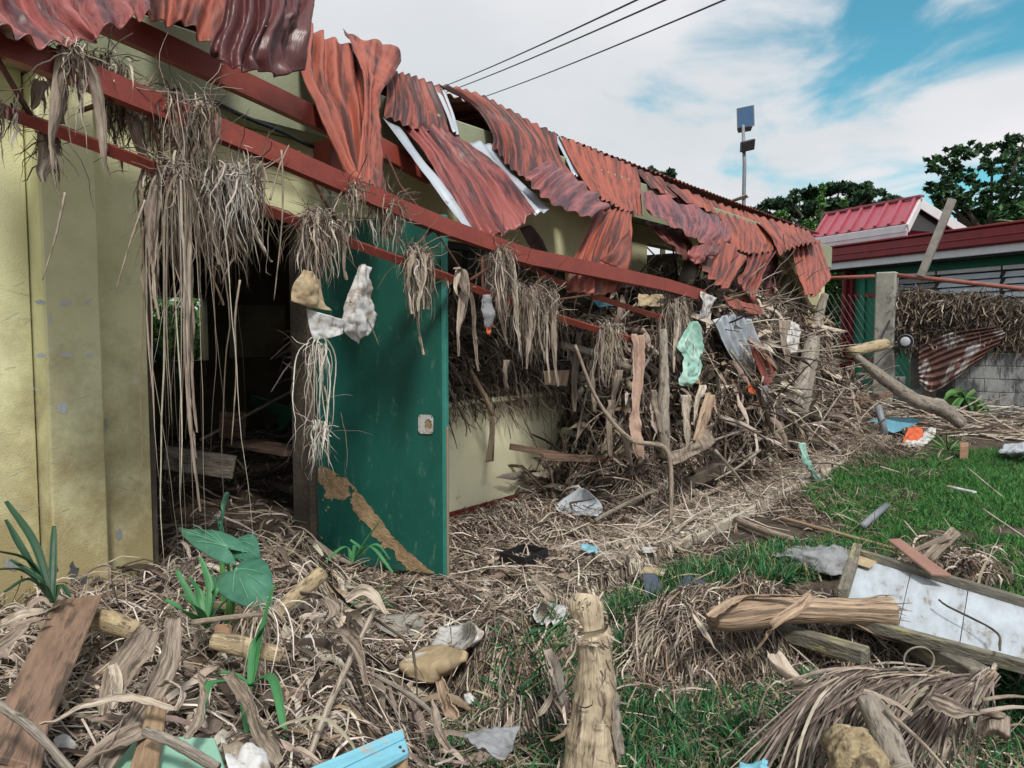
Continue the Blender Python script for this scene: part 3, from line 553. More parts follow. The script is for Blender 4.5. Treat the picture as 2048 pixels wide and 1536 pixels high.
# --- door (hinge at 0,-.02; opens outwards)
ang = math.atan2(-.34, .89); c_, s_ = math.cos(ang), math.sin(ang)
# door direction expressed in wall axes
wx = .89 * math.sin(R_(YAW)) ; 
hinge = PZ(620, 1125, .16); free = PD(880, 1140, 1.0)
pf = PZ(893, 1158, .12); pf[2] = 0; hh = np.array([0.0, -.03, 0]); dd = unit(pf - hh); dn = np.array([-dd[1], dd[0], 0])
if np.dot(dn, CAM - hh) < 0: dn = -dn
DW = np.linalg.norm((pf - hh)[:2])
door = bpy.data.objects.new('door', None); door.location = (0, -.03, .13); link(door, B, label='dark green wooden door standing open')
def dp(a, b, c): return hh + dd * a + dn * c + np.array([0, 0, b])
def dbox(name, a0, a1, b0, b1, c0, c1, m, bevel=.003):
    v = [dp(a, b, c) for b in (b0, b1) for (a, c) in ((a0, c0), (a1, c0), (a1, c1), (a0, c1))]
    return mobj(name, v, BF, m, door, bevel=bevel)
ztop = 2.24
dbox('door_leaf', .02, DW - .03, .13, ztop, -.04, 0, M['door'])
dbox('door_edge', DW - .028, DW, .13, ztop, -.041, -.002, M['dooredge'])
dbox('edge_lipping', DW, DW + .008, .14, 1.02, -.022, -.004, M['rawwood'])
# lock plate with splintered hole
u0 = DW - .125
def platep(a, b): return dp(u0 + a, 1.03 + b, .006)
n = 20; outer = []; inner = []
for k in range(n):
    t = 2 * math.pi * k / n; cx, sx = math.cos(t), math.sin(t); s = 1 / max(abs(cx), abs(sx)); outer.append(platep(-.004 + .050 * cx * s, .056 * sx * s)); r = .030 * (1 + .35 * random.uniform(-1, 1)); inner.append(platep(.012 + r * cx, .005 + r * sx))
vv = outer + inner; mobj('lock_plate', vv, [(k, (k + 1) % n, n + (k + 1) % n, n + k) for k in range(n)], M['paper'], door, solid=.003)
mobj('lock_hole', [p - dn * .004 for p in inner] , [tuple(range(n))], M['mudcake'], door)
for a, b in ((-.045, .047), (.038, .047), (-.045, -.047), (.038, -.047)):
    V, Fq, UV = tubegeo([platep(a, b), platep(a, b) + dn * .004], .005, 8); mobj('screw', V, Fq, M['greymetal'], door)
# dried mud smear caked on the lower door: a ragged raised crust
nu_, nv_ = 260, 190; A_, B_ = np.meshgrid(np.linspace(.03, DW - .08, nu_), np.linspace(.14, .80, nv_))
crest = np.interp(A_, [.03, .25, .4, .6, DW - .1], [.74, .66, .50, .30, .14]); ns = n2(A_, B_, 7, 4); ns2 = n2(A_, B_, 22, 3, 3)
dist = (crest - B_); msk = (np.exp(-((dist - .05) / .07) ** 2) * (.95 + 1.3 * ns + .6 * ns2) + .40 * (dist > 0) * (.5 + 1.5 * ns2 + 1.2 * ns) * np.interp(A_, [.03, .5, DW], [1, .8, .2])) > .47
idx = np.arange(nu_ * nv_).reshape(nv_, nu_); fq = np.stack([idx[:-1, :-1], idx[:-1, 1:], idx[1:, 1:], idx[1:, :-1]], -1)
mk = msk[:-1, :-1]; P3 = (hh + dd * A_[..., None] + dn * (.003 + .006 * np.abs(ns2))[..., None]); P3[..., 2] = B_
mobj('mud_crust', P3.reshape(-1, 3), fq[mk].reshape(-1, 4), M['mudcake'], door)

# residue and chips on the column
for (px, py, w, h) in ((80, 604, 13, 6), (130, 606, 15, 6), (175, 606, 7, 6), (82, 711, 12, 6), (132, 710, 17, 6), (180, 711, 8, 6), (128, 815, 9, 16), (100, 640, 4, 12), (118, 815, 5, 12)):
    c = [PY(px + w * rng.uniform(.6, 1) * math.cos(t), py + h * rng.uniform(.6, 1) * math.sin(t), -.1325) for t in np.linspace(0, 6.28, 13)[:-1]]
    mobj('paper_residue', c, [tuple(range(12))], M['white'], B)
for (px, py, w, h, Y) in ((148, 1150, 16, 34, -.1325), (20, 1128, 22, 20, -.003), (208, 850, 8, 22, -.033), (238, 1070, 8, 16, -.033), (165, 1165, 14, 20, -.1325), (105, 1140, 14, 26, -.1325)):
    c = [PY(px + w * rng.uniform(.4, 1) * math.cos(t), py + h * rng.uniform(.4, 1) * math.sin(t), Y) for t in np.linspace(0, 6.28, 15)[:-1]]
    mobj('bare_patch', c, [tuple(range(14))], M['block'], B)

V_ = []; F_ = []
for k in range(70):
    px, py = rng.uniform(5, 278), rng.uniform(560, 1180) ; Y = -.0025 if px < 50 else (-.1325 if px < 188 else -.0325)
    a_ = rng.normal() * .5; l = rng.uniform(6, 46); p0 = PY(px, py, Y); p1 = PY(np.clip(px + l * math.cos(a_), 0, 184 if px < 188 else 280), py + l * math.sin(a_), Y); w = rng.uniform(.0008, .0022)
    k0 = len(V_); V_ += [p0, p1, p1 + (0, 0, w), p0 + (0, 0, w)]; F_.append((k0, k0 + 1, k0 + 2, k0 + 3))
mobj('paint_scratches', V_, F_, M['paper'], B, kind='stuff')
# interior wreckage seen through the door
box_i = lambda px, py, dep: PD(px, py, dep)
def inner_piece(label, a, b, w, h, m, cat='wreckage'): return beam('broken_board', a, b, w, h, m, None, label=label, cat=cat)
inner_piece('green painted slat lying crosswise in the dark room', PD(505, 800, 7.2), PD(600, 835, 6.6), .03, .10, M['greenplastic'], 'board')
inner_piece('green painted slat leaning near the door frame inside', PD(610, 790, 5.9), PD(560, 850, 6.2), .03, .12, M['greenplastic'], 'board')
inner_piece('green post tilted in the back left of the room', PD(300, 690, 7.5), PD(360, 760, 6.5), .06, .10, M['greenplastic'], 'board')
inner_piece('long thin pale stick slanting up inside the room', PD(400, 880, 5.4), PD(608, 770, 6.2), .02, .02, M['bark'], 'stick')
inner_piece('brown chair back panel half sunk in the indoor mud', PD(440, 850, 5.8), PD(490, 850, 6.0), .03, .20, M['plank'], 'board')
inner_piece('orange brown board lying flat on the indoor mud', PD(480, 885, 5.6), PD(600, 905, 5.2), .25, .03, M['plank'], 'board')
inner_piece('wide muddy plank lying at the back of the indoor mud', PD(330, 915, 5.2), PD(470, 935, 5.3), .06, .16, M['bark'], 'board')
sl = slab('cupboard', [PD(475, 610, 8), PD(570, 610, 8.3), PD(570, 715, 8.3), PD(475, 715, 8)], .3, M['inner'], None, label='dim grey cupboard standing against the inner wall', cat='cupboard')
box('wall_unit', *(lambda p: (p[0] - .4, p[0] + .4, 3.9, 4.3, 2.0, 2.45))(PD(560, 500, 7)), M['black'], None, label='dark box unit mounted high on the inner wall', cat='wall unit')

# ================================================================== FLOODLIGHT POLE, WIRES
fp = PD(1487, 418, 24); base = fp.copy(); base[2] = 0
fl = thing('floodlight_pole', 'tall thin pole with a square solar panel and small floodlight behind the roof', 'lamp post', base)
tube('pole', [base, PD(1489, 330, 24), PD(1486, 250, 24)], [.075, .06, .05], M['greymetal'], fl, n=8)
cr_ = [PD(1473, 217, 24), PD(1507, 210, 24.1), PD(1508, 252, 24.2), PD(1474, 262, 24.1)]
slab('solar_panel', cr_, .05, M['greymetal'], fl)
ce = sum(cr_) / 4; mobj('panel_face', [ce + (p - ce) * .9 - FWD * .06 for p in cr_], [(0, 1, 2, 3)], M['panelglass'], fl)
slab('lamp_bracket', [PD(1474, 256, 24.05), PD(1504, 252, 24.05), PD(1500, 262, 24.1), PD(1476, 266, 24.1)], .08, M['black'], fl)
slab('floodlight', [PD(1480, 284, 23.9), PD(1507, 277, 23.9), PD(1505, 299, 24), PD(1479, 305, 24)], .18, M['black'], fl, bevel=.02)
slab('bent_plate', [PD(1460, 400, 23.9), PD(1492, 388, 23.9), PD(1497, 394, 24), PD(1464, 404, 24)], .03, M['bark'], fl)
for (a, b, lab) in (((890, 166), (1262, -8), 'uppermost'), ((905, 174), (1318, -8), 'middle'), ((985, 182), (1436, -8), 'lowest')):
    P0 = PD(a[0], a[1], 46); P1 = PD(b[0], b[1], 20); far = P0 + (P0 - P1) * .5; near = P1 + (P1 - P0) * .5
    pts = [far + (near - far) * t - np.array([0, 0, .25 * math.sin(math.pi * t)]) for t in np.linspace(0, 1, 16)]
    tube('power_line', pts, .028, M['wire'], None, n=5, label=f'{lab} of the three black power lines crossing the sky', cat='cable', group='power lines over the roof')

# ================================================================== FAR BUILDING
A0 = PD(1646, 671, 19.0); B0 = PD(2048, 671, 14.5); A0[2] = B0[2] = 0
def FB(px, py, off=0): return PV(px, py, A0, B0, off)
dirF = unit(B0 - A0); nF = np.array([dirF[1], -dirF[0], 0]); nF = nF if np.dot(CAM - A0, nF) > 0 else -nF
def fbx(name, a0, a1, z0, z1, o0, o1, m, parent, bevel=.005, **kw):
    v = [A0 + dirF * a + nF * o + np.array([0, 0, z]) for z in (z0, z1) for a, o in ((a0, o0), (a1, o0), (a1, o1), (a0, o1))]
    return mobj(name, v, BF, m, parent, bevel=bevel, **kw)
def fa(px): return float(np.dot(FB(px, 600, 0) - A0, dirF))
def fz(px, py, off=0): return float(FB(px, py, off)[2])
A0[2] -= .16
H2 = thing('green_classroom', 'green walled building with dark red gutter, pink roof hatch and white louvre windows', 'building', A0)
a1, a2 = fa(1702), fa(2048) + 3
zg = fz(1850, 500, .6)
fbx('wall', a1, a2, 0, 3.38, -.2, 0, M['green'], H2)
fbx('roof', fa(1640) - .3, a2, 3.62, 3.72, -7, .45, M['pink_roof'], H2)
fbx('gutter', fa(1636) - .6, a2, 3.44, 3.78, .5, .72, M['dkred'], H2, bevel=.03)
fbx('gutter_lip', fa(1636) - .6, a2, 3.785, 3.83, .46, .75, M['dkred'], H2, bevel=.01)
fbx('gutter_lip', fa(1636) - .6, a2, 3.59, 3.62, .722, .74, M['dkred'], H2, bevel=.01)
fbx('fascia', fa(1640) - .4, a2, 3.28, 3.435, .42, .62, M['white'], H2)
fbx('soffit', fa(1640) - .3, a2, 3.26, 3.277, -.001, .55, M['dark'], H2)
# red posts / frames
for px in (1702, ): fbx('corner_post', fa(px) - .05, fa(px) + .12, 0, 3.25, .005, .12, M['dkred'], H2)
tube('downpipe', [A0 + dirF * (fa(1702) - .02) + nF * .2 + np.array([0, 0, z]) for z in (3.5, 3.25, 0)], .06, M['dkred'], H2, n=8)
for z in (2.62, 1.1): fbx('wall_rail', fa(1705) + .1, fa(1770), z, z + .09, .004, .04, M['dkred'], H2)
fbx('wall_batten', fa(1722), fa(1722) + .14, 0, 3.25, .004, .05, M['green'], H2)
# louvre windows
for (x0, x1) in ((1775, 1874), (1878, 2005), (2009, 2140), (2144, 2300)):
    b0, b1 = fa(x0), fa(x1); W_ = None
    wf = fbx('window', b0, b1, 1.9, 3.0, .003, .02, M['dark'], H2)
    for (c0, c1, z0, z1) in ((b0, b1, 3.003, 3.08), (b0, b1, 1.82, 1.897)): fbx('window_rail', c0, c1, z0, z1, .0, .1, M['white'], H2)
    fbx('mullion', b1, b1 + .07, 1.82, 3.08, .0, .09, M['dark'], H2)
    nsl = 8
    for k in range(nsl):
        z = 1.93 + k * 1.06 / nsl; v = [A0 + dirF * a + nF * o + np.array([0, 0, zz]) for (zz, o) in ((z, .10), (z + .11, .035)) for a in (b0 + .02, b1 - .02)]
        v = [v[0], v[1], v[3], v[2]]; vv = [p - nF * .012 for p in v] + v
        o = mobj('louvre', np.array(vv), BF, M['louvre'] if x0 != 1775 else M['greysack'], wf)
# small pink hatch roof (dormer) with standing ribs
hp = bpy.data.objects.new('roof_hatch', None); hp.location = (0, 0, 4); link(hp, H2, label='small gabled pink metal roof rising above the gutter')
D0 = -0.6
def hb(px, py, off): return FB(px, py, off)
eL, eR = hb(1622, 472, .3), hb(1815, 450, .3); eR2 = eR.copy(); zE = (eL[2] + eR[2]) / 2; eL[2] = eR[2] = zE
rL, rR = hb(1650, 426, -.7), hb(1840, 402, -.7); zR = (rL[2] + rR[2]) / 2; rL[2] = rR[2] = zR
bk = -nF * 2.0; gL, gR = eL + bk, eR + bk
slab('hatch_roof', [eL, eR, rR, rL], .04, M['pink_roof'], hp, bevel=0)
slab('hatch_roof', [rL, rR, gR, gL], .04, M['pink_roof'], hp, bevel=0)
for k in range(8):
    t = .04 + k * .92 / 7; a = eL + (eR - eL) * t; b = rL + (rR - rL) * t; up = np.cross(unit(b - a), dirF); up = up if up[2] > 0 else -up
    beam('roof_rib', a + up * .03, b + up * .03, .07, .06, M['pink_roof'], hp, up=tuple(up))
beam('ridge_cap', rL + np.array([0, 0, .04]), rR + dirF * .06 + np.array([0, 0, .04]), .14, .05, M['pink_roof'], hp)
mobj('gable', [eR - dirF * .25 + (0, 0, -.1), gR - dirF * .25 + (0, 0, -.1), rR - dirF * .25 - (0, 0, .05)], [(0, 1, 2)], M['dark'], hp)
beam('barge_board', eR + (0, 0, -.12), rR + (0, 0, -.12), .05, .2, M['white'], hp); beam('barge_board', gR + (0, 0, -.12), rR + (0, 0, -.12), .05, .2, M['white'], hp)
beam('hatch_fascia', eL + (0, 0, -.11), eR + (0, 0, -.11), .05, .15, M['white'], hp)
mobj('hatch_side', [eL - (0, 0, .02), eR - (0, 0, .02), eR - (0, 0, .6), eL - (0, 0, .6)], [(0, 1, 2, 3)], M['white'], hp, solid=.02)
# small building glimpsed at the far left end (pale)
# ================================================================== BOUNDARY: post, rail, block wall
C0 = PZ(1768, 848, 0); C1 = PZ(2048, 866, 0)
dC = unit(C1 - C0); nC = np.array([dC[1], -dC[0], 0]); nC = nC if np.dot(CAM - C0, nC) > 0 else -nC
def cw(a, z, o=0): return C0 + dC * a + nC * o + np.array([0, 0, z])
def ca(px): return float(np.dot(PV(px, 760, C0, C1) - C0, dC))
def cbx(name, a0, a1, z0, z1, o0, o1, m, parent=None, bevel=.01, **kw):
    return mobj(name, [cw(a, z, o) for z in (z0, z1) for a, o in ((a0, o0), (a1, o0), (a1, o1), (a0, o1))], BF, m, parent, bevel=bevel, **kw)
ztp = float(PV(1770, 545, C0, C1)[2])
cbx('concrete_post', ca(1748), ca(1788), 0, ztp, -.15, .15, M['conc'], None, .02, label='tall square weathered concrete post at the end of the boundary wall', cat='post')
cbx('concrete_post', ca(1812), ca(1834), 0, ztp - .35, -.5, -.3, M['conc'], None, .02, label='thinner concrete post standing just behind the round electric meter', cat='post')
Zr = lambda px, py: PV(px, py, C0, C1)
tube('rail_pipe', [PD(1560, 560, 15.5), Zr(1748, 553)], .035, M['pipe'], None, n=8, label='straight rusty pipe running from the roof end to the concrete post', cat='pipe')
tube('rail_pipe', [Zr(1790, 550), Zr(1905, 562), Zr(2048, 578), Zr(2200, 596)], .038, M['pipe'], None, n=8, label='sagging rusty pipe along the top of the debris choked fence', cat='pipe')
# block wall
bw = thing('block_wall', 'stained grey concrete block wall broken off diagonally at its left end', 'wall', cw(ca(1950), 0))
zt = float(PV(1980, 706, C0, C1)[2]); bh = zt / 6; bl = .42
edge = [ca(px) for px in (1818, 1822, 1838, 1858, 1876, 1892)]
blk = None
mb = MB()
for r in range(6):
    off = (r % 2) * bl / 2; a = edge[r]; x = a - (a % bl) + off
    for k in range(9):
        s0 = max(a, x + k * bl); s1 = x + (k + 1) * bl
        if s1 - s0 < .08: continue
        if s0 > ca(2200): break
        z0 = r * bh; o1 = .075 + rng.uniform(-.004, .004)
        v = np.array([cw(aa, z, o) for z in (z0 + .006, z0 + bh - .006) for aa, o in ((s0 + .006, -.07), (s1 - .006, -.07), (s1 - .006, o1), (s0 + .006, o1))])
        if s0 == a: v[[0, 3, 4, 7]] += dC * rng.uniform(-.06, .06, (4, 1))
        mobj('block', v, BF, M['block'], bw, bevel=.006)
    mb.add([cw(aa, z, o) for z in (r * bh, (r + 1) * bh) for aa, o in ((edge[r] + .03, -.068), (ca(2200), -.068), (ca(2200), .066), (edge[r] + .03, .066))], BF)
mobj('mortar', mb.v, mb.f, M['mortar'], bw)
# low broken stub between the post and the wall
st = thing('broken_wall_stub', 'low ragged piece of block wall beside the tall concrete post', 'wall', cw(ca(1800), 0))
for r, (l, h_) in enumerate(((1850, 0), (1846, 1), (1836, 2), (1812, 3))):
    a = ca(1790); 
    while a < ca(l) - .05:
        b = min(a + bl, ca(l)); cbx('block', a + .005, b - .005, r * bh + .005, (r + 1) * bh - .005, -.07, .07 + rng.uniform(-.006, .006), M['block'], st, .008); a = b
for k in range(14):
    px = 1880 - k * 3 + rng.uniform(-4, 6); py = 740 + k * 7.5 + rng.uniform(-5, 5)
    p = PV(px, py, C0, C1, .02); s = rng.uniform(.05, .1); V = p + (rng.random((8, 3)) - .5) * s * .6 + (np.array(boxv(-s, s, -s, s, -s, s)))
    mobj('rubble', V, BF, M['mortar'], bw, bevel=.01)
# plant on wall
def blades(name, base, n, L, W, pal, label, cat, spread=.6, grav=.12, K=8, mode='fold', up=1.0, parent=None, tilt=(0, 0)):
    sb = SB(); P = np.array(base) + rng.normal(size=(n, 3)) * np.array([.015, .015, 0]); D = rng.normal(size=(n, 3)) * spread; D[:, 2] = up; D[:, :2] += tilt
    sb.st(P, D, L * rng.uniform(.6, 1.1, n), W * rng.uniform(.7, 1.1, n), pal, K, grav, .05, mode, taper='leaf'); return sb.build(name, M['grass'], parent, label=label, cat=cat)
blades('weed', PV(1930, 800, C0, C1, .15), 26, .55, .09, 'bush', 'small leafy weed growing against the broken end of the block wall', 'plant', spread=1.2, grav=.35)
# pole leaning
lp = [Zr(1842, 552), Zr(1905, 398)]
channel('steel_channel', lp, .11, .12, M['alu'], None, t=.02, label='dull aluminium channel leaning up from the fence against the sky', cat='metal channel')
# electric meter
mp = Zr(1818, 683) + nC * .3
me_ = thing('electric_meter', 'round grey electric meter hanging beside the tall concrete post', 'electric meter', mp)
V, Fq, UV = tubegeo([mp, mp + nC * .05], .125, 24); mobj('base', V, Fq, M['greymetal'], me_, bevel=.005)
V, Fq, UV = tubegeo([mp + nC * .05, mp + nC * .075, mp + nC * .085], [.08, .078, .06], 24, seg=8); mobj('glass_dome', V, Fq, M['meter'], me_, smooth=True)
V, Fq, UV = tubegeo([mp + nC * .052, mp + nC * .062], .118, 24); mobj('ring', V, Fq, M['black'], me_)
tube('cable', [PD(1800, 690, 12.9), PD(1760, 720, 12.6), PD(1700, 800, 12.2)], .012, M['wire'], None, n=5, seg=12, label='loose black cable dropping from the meter towards the debris heap', cat='cable')
tube('cable', [PD(1780, 640, 12.9), PD(1740, 720, 12.5), PD(1690, 790, 12.2)], .014, M['wire'], None, n=5, seg=12, label='black cable slanting in front of the tall concrete post', cat='cable')
# rusty corrugated sheet leaning on wall
patch('rusty_sheet', [[PV(*p, C0, C1, o) for p, o in r] for r in ((((1838, 690), .1), ((1900, 665), .1), ((1990, 652), .15)), (((1836, 735), .3), ((1910, 705), .25), ((2010, 672), .2)), (((1840, 765), .4), ((1862, 783), .4), ((1905, 760), .4), ((1960, 720), .25)))],
      M['rustzinc'], None, nu=60, nv=60, corr=0, amp=0, crumple=.02, seed=5, label='rusty corrugated iron sheet leaning over the gap in the block wall', cat='metal sheet')
o_ = bpy.data.objects['rusty_sheet']; me = o_.data; co = np.zeros(len(me.vertices) * 3, np.float32); me.vertices.foreach_get('co', co); co = co.reshape(60, 60, 3)
vv = np.linspace(0, 1, 60)[:, None]; co += (np.array(nC) * .035)[None, None] * np.sin(2 * math.pi * 8 * vv)[..., None]; me.vertices.foreach_set('co', co.ravel())

# debris mat caught in the fence
sb = SB(); n = 9000
a = rng.uniform(ca(1792), ca(2200), n); lo = 1.35; z = rng.uniform(lo, 2.35, n) ; keep = z < 2.42 - .10 * a - .25 * np.abs(n2(a, z, 1.2)); a, z = a[keep], z[keep]
P = np.array([cw(x, y, o) for x, y, o in zip(a, z, rng.normal(0, .05, len(a)))]); D = rng.normal(size=P.shape); D[:, 2] -= .8
sb.st(P, D, rng.uniform(.08, .32, len(P)), rng.uniform(.008, .025, len(P)), 'dark', 4, .35, .45)
fe = thing('wire_fence', 'chain link fence choked with a mat of dead plants behind the block wall', 'fence', cw(ca(1950), 1.3))
sb.build('debris_mat', None, fe, kind='stuff')
mb = MB()
for k in range(70):
    x = ca(1790) + k * .1
    for s in (-1, 1): mb.add(*(lambda V: (V, BMF))(beamv(cw(x, .1), cw(x + s * 1.3, 2.35 - .1 * x), .006, .006)))
mobj('fence_wire', mb.v, mb.f, M['greymetal'], fe, kind='stuff')
mobj('mat_core', [cw(ca(1800), 1.5, -.06), cw(ca(2200), 1.45, -.06), cw(ca(2200), 1.85, -.06), cw(ca(1920), 2.05, -.06), cw(ca(1800), 2.2, -.06)], [(0, 1, 2, 3, 4)], M['barkdark'], fe, solid=.05)

# ================================================================== TREES AND BUSHES
def tree(name, label, base, top, blobs, nper, size, pal, trunk_r, limbs):
    t = thing(name, label, 'tree', base)
    V, Fq, UV = tubegeo([base, base * .5 + top * .5 + np.array([.3, 0, 0]), top], [trunk_r, trunk_r * .7, trunk_r * .45], 8, seg=10); mobj('trunk', V, Fq, M['barkdark'], t)
    for (c, r) in limbs: V, Fq, UV = tubegeo([top - (top - base) * .15, top * .4 + c * .6 - np.array([0, 0, .3]), c], [trunk_r * .4, trunk_r * .22, .03], 6, seg=8); mobj('limb', V, Fq, M['barkdark'], t)
    Ps = []
    for (c, rx, rz) in blobs:
        k = int(nper * (rx * rx * 1.0)); m_ = max(6, k // 28)
        d = unit(rng.normal(size=(m_, 3))) * rng.random((m_, 1)) ** .33 ; cc = c + d * np.array([rx, rx, rz])
        for q in cc: Ps.append(q + rng.normal(size=(28, 3)) * np.array([.28, .28, .13]) * rx * .42)
    P = np.concatenate(Ps); V, Fq, C = leafquads(P, size, pal); mobj('crown', V, Fq, M['leafc'], t, col=C)
    return t
def blobs_px(lst, dep): return [(PD(px, py, dep + rng.uniform(-2, 2)), r * dep / F, rz * dep / F) for px, py, r, rz in lst]
acb = [(1520 + 0, 425, 28, 9), (1545, 412, 30, 10), (1575, 402, 30, 10), (1605, 392, 32, 12), (1640, 382, 32, 12), (1680, 378, 34, 12), (1715, 376, 32, 10), (1745, 388, 30, 10), (1775, 404, 28, 10), (1600, 425, 36, 12), (1650, 410, 40, 14), (1700, 405, 40, 14), (1750, 420, 34, 10), (1560, 440, 30, 8), (1620, 445, 24, 8), (1330, 350, 22, 8), (1300, 345, 16, 6)]
bb = blobs_px(acb[:15], 45); tb = PD(1655, 470, 45); tb[2] = 0; tt = PD(1650, 455, 45)
tree('rain_tree', 'wide dark umbrella shaped tree beyond the pink hatch roof', tb, tt, bb, 620, .20, 'tree', .45, [(b[0], 0) for b in bb[::1]])
tb = PD(1320, 420, 50); tb[2] = 0
tree('rain_tree', 'dark tree top barely showing over the middle of the torn roof', tb, PD(1325, 380, 50), blobs_px(acb[15:], 50), 1200, .26, 'tree', .3, [(PD(1325, 352, 50), 0)])
rt = [(1870, 330, 24, 18), (1900, 312, 24, 18), (1935, 300, 22, 16), (1865, 380, 22, 18), (1900, 360, 26, 20), (1925, 345, 24, 20), (1880, 410, 30, 22), (1920, 400, 34, 26), (1960, 370, 22, 22), (1985, 330, 26, 22), (1975, 300, 20, 14), (2015, 290, 26, 20), (2040, 310, 28, 28), (2010, 350, 26, 26), (1990, 400, 34, 28), (2040, 380, 34, 30), (1940, 435, 40, 20), (1860, 440, 26, 18), (2030, 430, 40, 24), (2080, 330, 34, 40), (2090, 400, 40, 34), (2050, 275, 24, 14)]
bb = blobs_px(rt, 30); tb = PD(1985, 480, 30); tb[2] = 0
tree('shade_tree', 'tall leafy tree with open gaps behind the leaning aluminium channel', tb, PD(1980, 440, 30), bb, 1700, .13, 'tree2', .3, [(b[0], 0) for b in bb[::3]])
# bright bush behind roof end and vine
def bush(name, label, blobs, nper, size, pal, stems=6):
    Ps = []; t = thing(name, label, 'plant', blobs[0][0] * np.array([1, 1, 0]))
    for (c, r, rz) in blobs: k = int(nper * r * r); Ps.append(c + unit(rng.normal(size=(k, 3))) * rng.random((k, 1)) ** .4 * np.array([r, r, rz]))
    P = np.concatenate(Ps); V, Fq, C = leafquads(P, size, pal); mobj('foliage', V, Fq, M['leafc'], t, col=C)
    for (c, r, rz) in blobs[:stems]:
        g0 = c.copy(); g0[2] = 0; V, Fq, UV = tubegeo([g0, c], .03, 5); mobj('stem', V, Fq, M['barkdark'], t)
bush('leafy_bush', 'sunlit leafy bush glimpsed between the roof end and the green building', blobs_px([(1580, 545, 28, 24), (1600, 590, 36, 30), (1640, 560, 34, 40), (1670, 540, 28, 26), (1685, 590, 24, 40), (1650, 620, 34, 30), (1600, 640, 30, 24), (1560, 600, 24, 30), (1675, 505, 22, 14)], 21), 5500, .085, 'bush')
bush('climbing_vine', 'bright green vine climbing in front of the dark umbrella tree', blobs_px([(1645, 380, 7, 16), (1642, 405, 7, 14), (1640, 430, 9, 14), (1688, 405, 6, 8), (1560, 430, 14, 6), (1620, 450, 14, 10)], 26), 12000, .09, 'bush', 2)
bush('leafy_bush', 'sunlit shrub seen through the back window of the dark room', [(np.array([1.2, 6.2, 1.4]), .7, .6), (np.array([2.1, 6.4, 1.6]), .8, .7), (np.array([2.9, 6.8, 1.5]), .8, .7)], 2600, .07, 'bush')
blades('palm_shrub', PD(2075, 470, 22), 70, 1.5, .05, 'bush', 'feathery palm fronds sticking up above the gutter at the right edge', 'plant', spread=.9, grav=.15, K=8)
# dim hedge far behind so the horizon is planted
hd = []
for k in range(60):
    azm = R_(YAW - 60 + k * 2.2); p = CAM + np.array([math.sin(azm), math.cos(azm), 0]) * (75 + 8 * math.sin(k * 1.7)); p[2] = 1.5; hd.append((p, 4.2, 1.8 + .5 * math.sin(k * 2.3)))
Ps = np.concatenate([c + unit(rng.normal(size=(260, 3))) * rng.random((260, 1)) ** .4 * np.array([r, r, rz]) for c, r, rz in hd]); V, Fq, C = leafquads(Ps, .6, 'tree'); mobj('far_hedge', V, Fq, M['leafc'], None, col=C, kind='stuff', label='low dark line of far vegetation on the horizon', cat='vegetation')

# ================================================================== THE BIG DEBRIS HEAP AGAINST THE BUILDING
def hprof(X):
    top = np.interp(X, [2.2, 2.7, 3.2, 4.0, 6.0, 7.6, 8.6, 9.6, 10.4, 10.9], [.12, .30, 1.55, 2.0, 2.05, 1.95, 1.55, 1.2, .7, .1])
    foot = np.interp(X, [2.2, 2.8, 3.3, 4.2, 6.5, 9.0, 10.9], [-.3, -.6, -.95, -1.05, -1.1, -1.15, -.8])
    return top, foot
def heap(u, v):
    """u along the wall 0..1, v from the foot 0 to the top 1 and back to the wall"""
    X = 2.3 + u * 8.6; top, foot = hprof(X)
    z = top * np.interp(v, [0, .12, .5, .82, 1], [0, .12, .60, .99, 1.0]); Y = foot * np.interp(v, [0, .12, .5, .82, 1], [1.0, .9, .66, .30, -.15])
    n = fbm(np.stack([X * 1.1, z * 1.3, Y * 0 + 3.3], -1), 4); n_2 = fbm(np.stack([X * 4, z * 4, Y * 0 + 8.3], -1), 3)
    Y = Y - .55 * n * np.sin(math.pi * np.clip(v, 0, 1)) - .09 * n_2; z = z + .10 * n * v
    return np.stack([X + .1 * n_2, Y, z], -1)
U, Vv = np.meshgrid(np.linspace(0, 1, 240), np.linspace(0, 1, 60)); HP = heap(U, Vv)
ht = thing('debris_heap', 'huge heap of brown flood debris banked against the building under the torn roof', 'debris', (6, -1, 0))
ii = np.arange(HP.shape[0] * HP.shape[1]).reshape(HP.shape[:2])
mobj('heap_core', HP.reshape(-1, 3), np.stack([ii[:-1, :-1], ii[:-1, 1:], ii[1:, 1:], ii[1:, :-1]], -1).reshape(-1, 4), M['barkdark'], ht, smooth=True, kind='stuff')
def on_heap(n, ulo=0, uhi=1, vlo=0, vhi=1):
    # nearer part denser
    u = ulo + (uhi - ulo) * rng.random(n) ** 1.25; v = rng.uniform(vlo, vhi, n); P = heap(u, v); e = .004
    nn = unit(np.cross(heap(u + e, v) - P, heap(u, v + e) - P)); nn *= np.where(nn[:, 1:2] > 0, -1, 1); return P, nn
sb = SB()
P, nn = on_heap(24000); D = rng.normal(size=P.shape) * .8 + nn * .5; D[:, 2] -= .3
sb.st(P + nn * .02, D, rng.uniform(.06, .34, len(P)), rng.uniform(.004, .015, len(P)), 'dark', 5, .18, .38, 'ribbon')
P, nn = on_heap(14000, vlo=.1); D = rng.normal(size=P.shape) * .5 + nn * .45; D[:, 2] += .1
sb.hg(P + nn * .05, D, rng.uniform(.1, .5, len(P)), rng.uniform(.004, .011, len(P)), 'dark', 9, .5, .5)
P, nn = on_heap(5200, vlo=.05); D = rng.normal(size=P.shape) * .7 + nn * .5
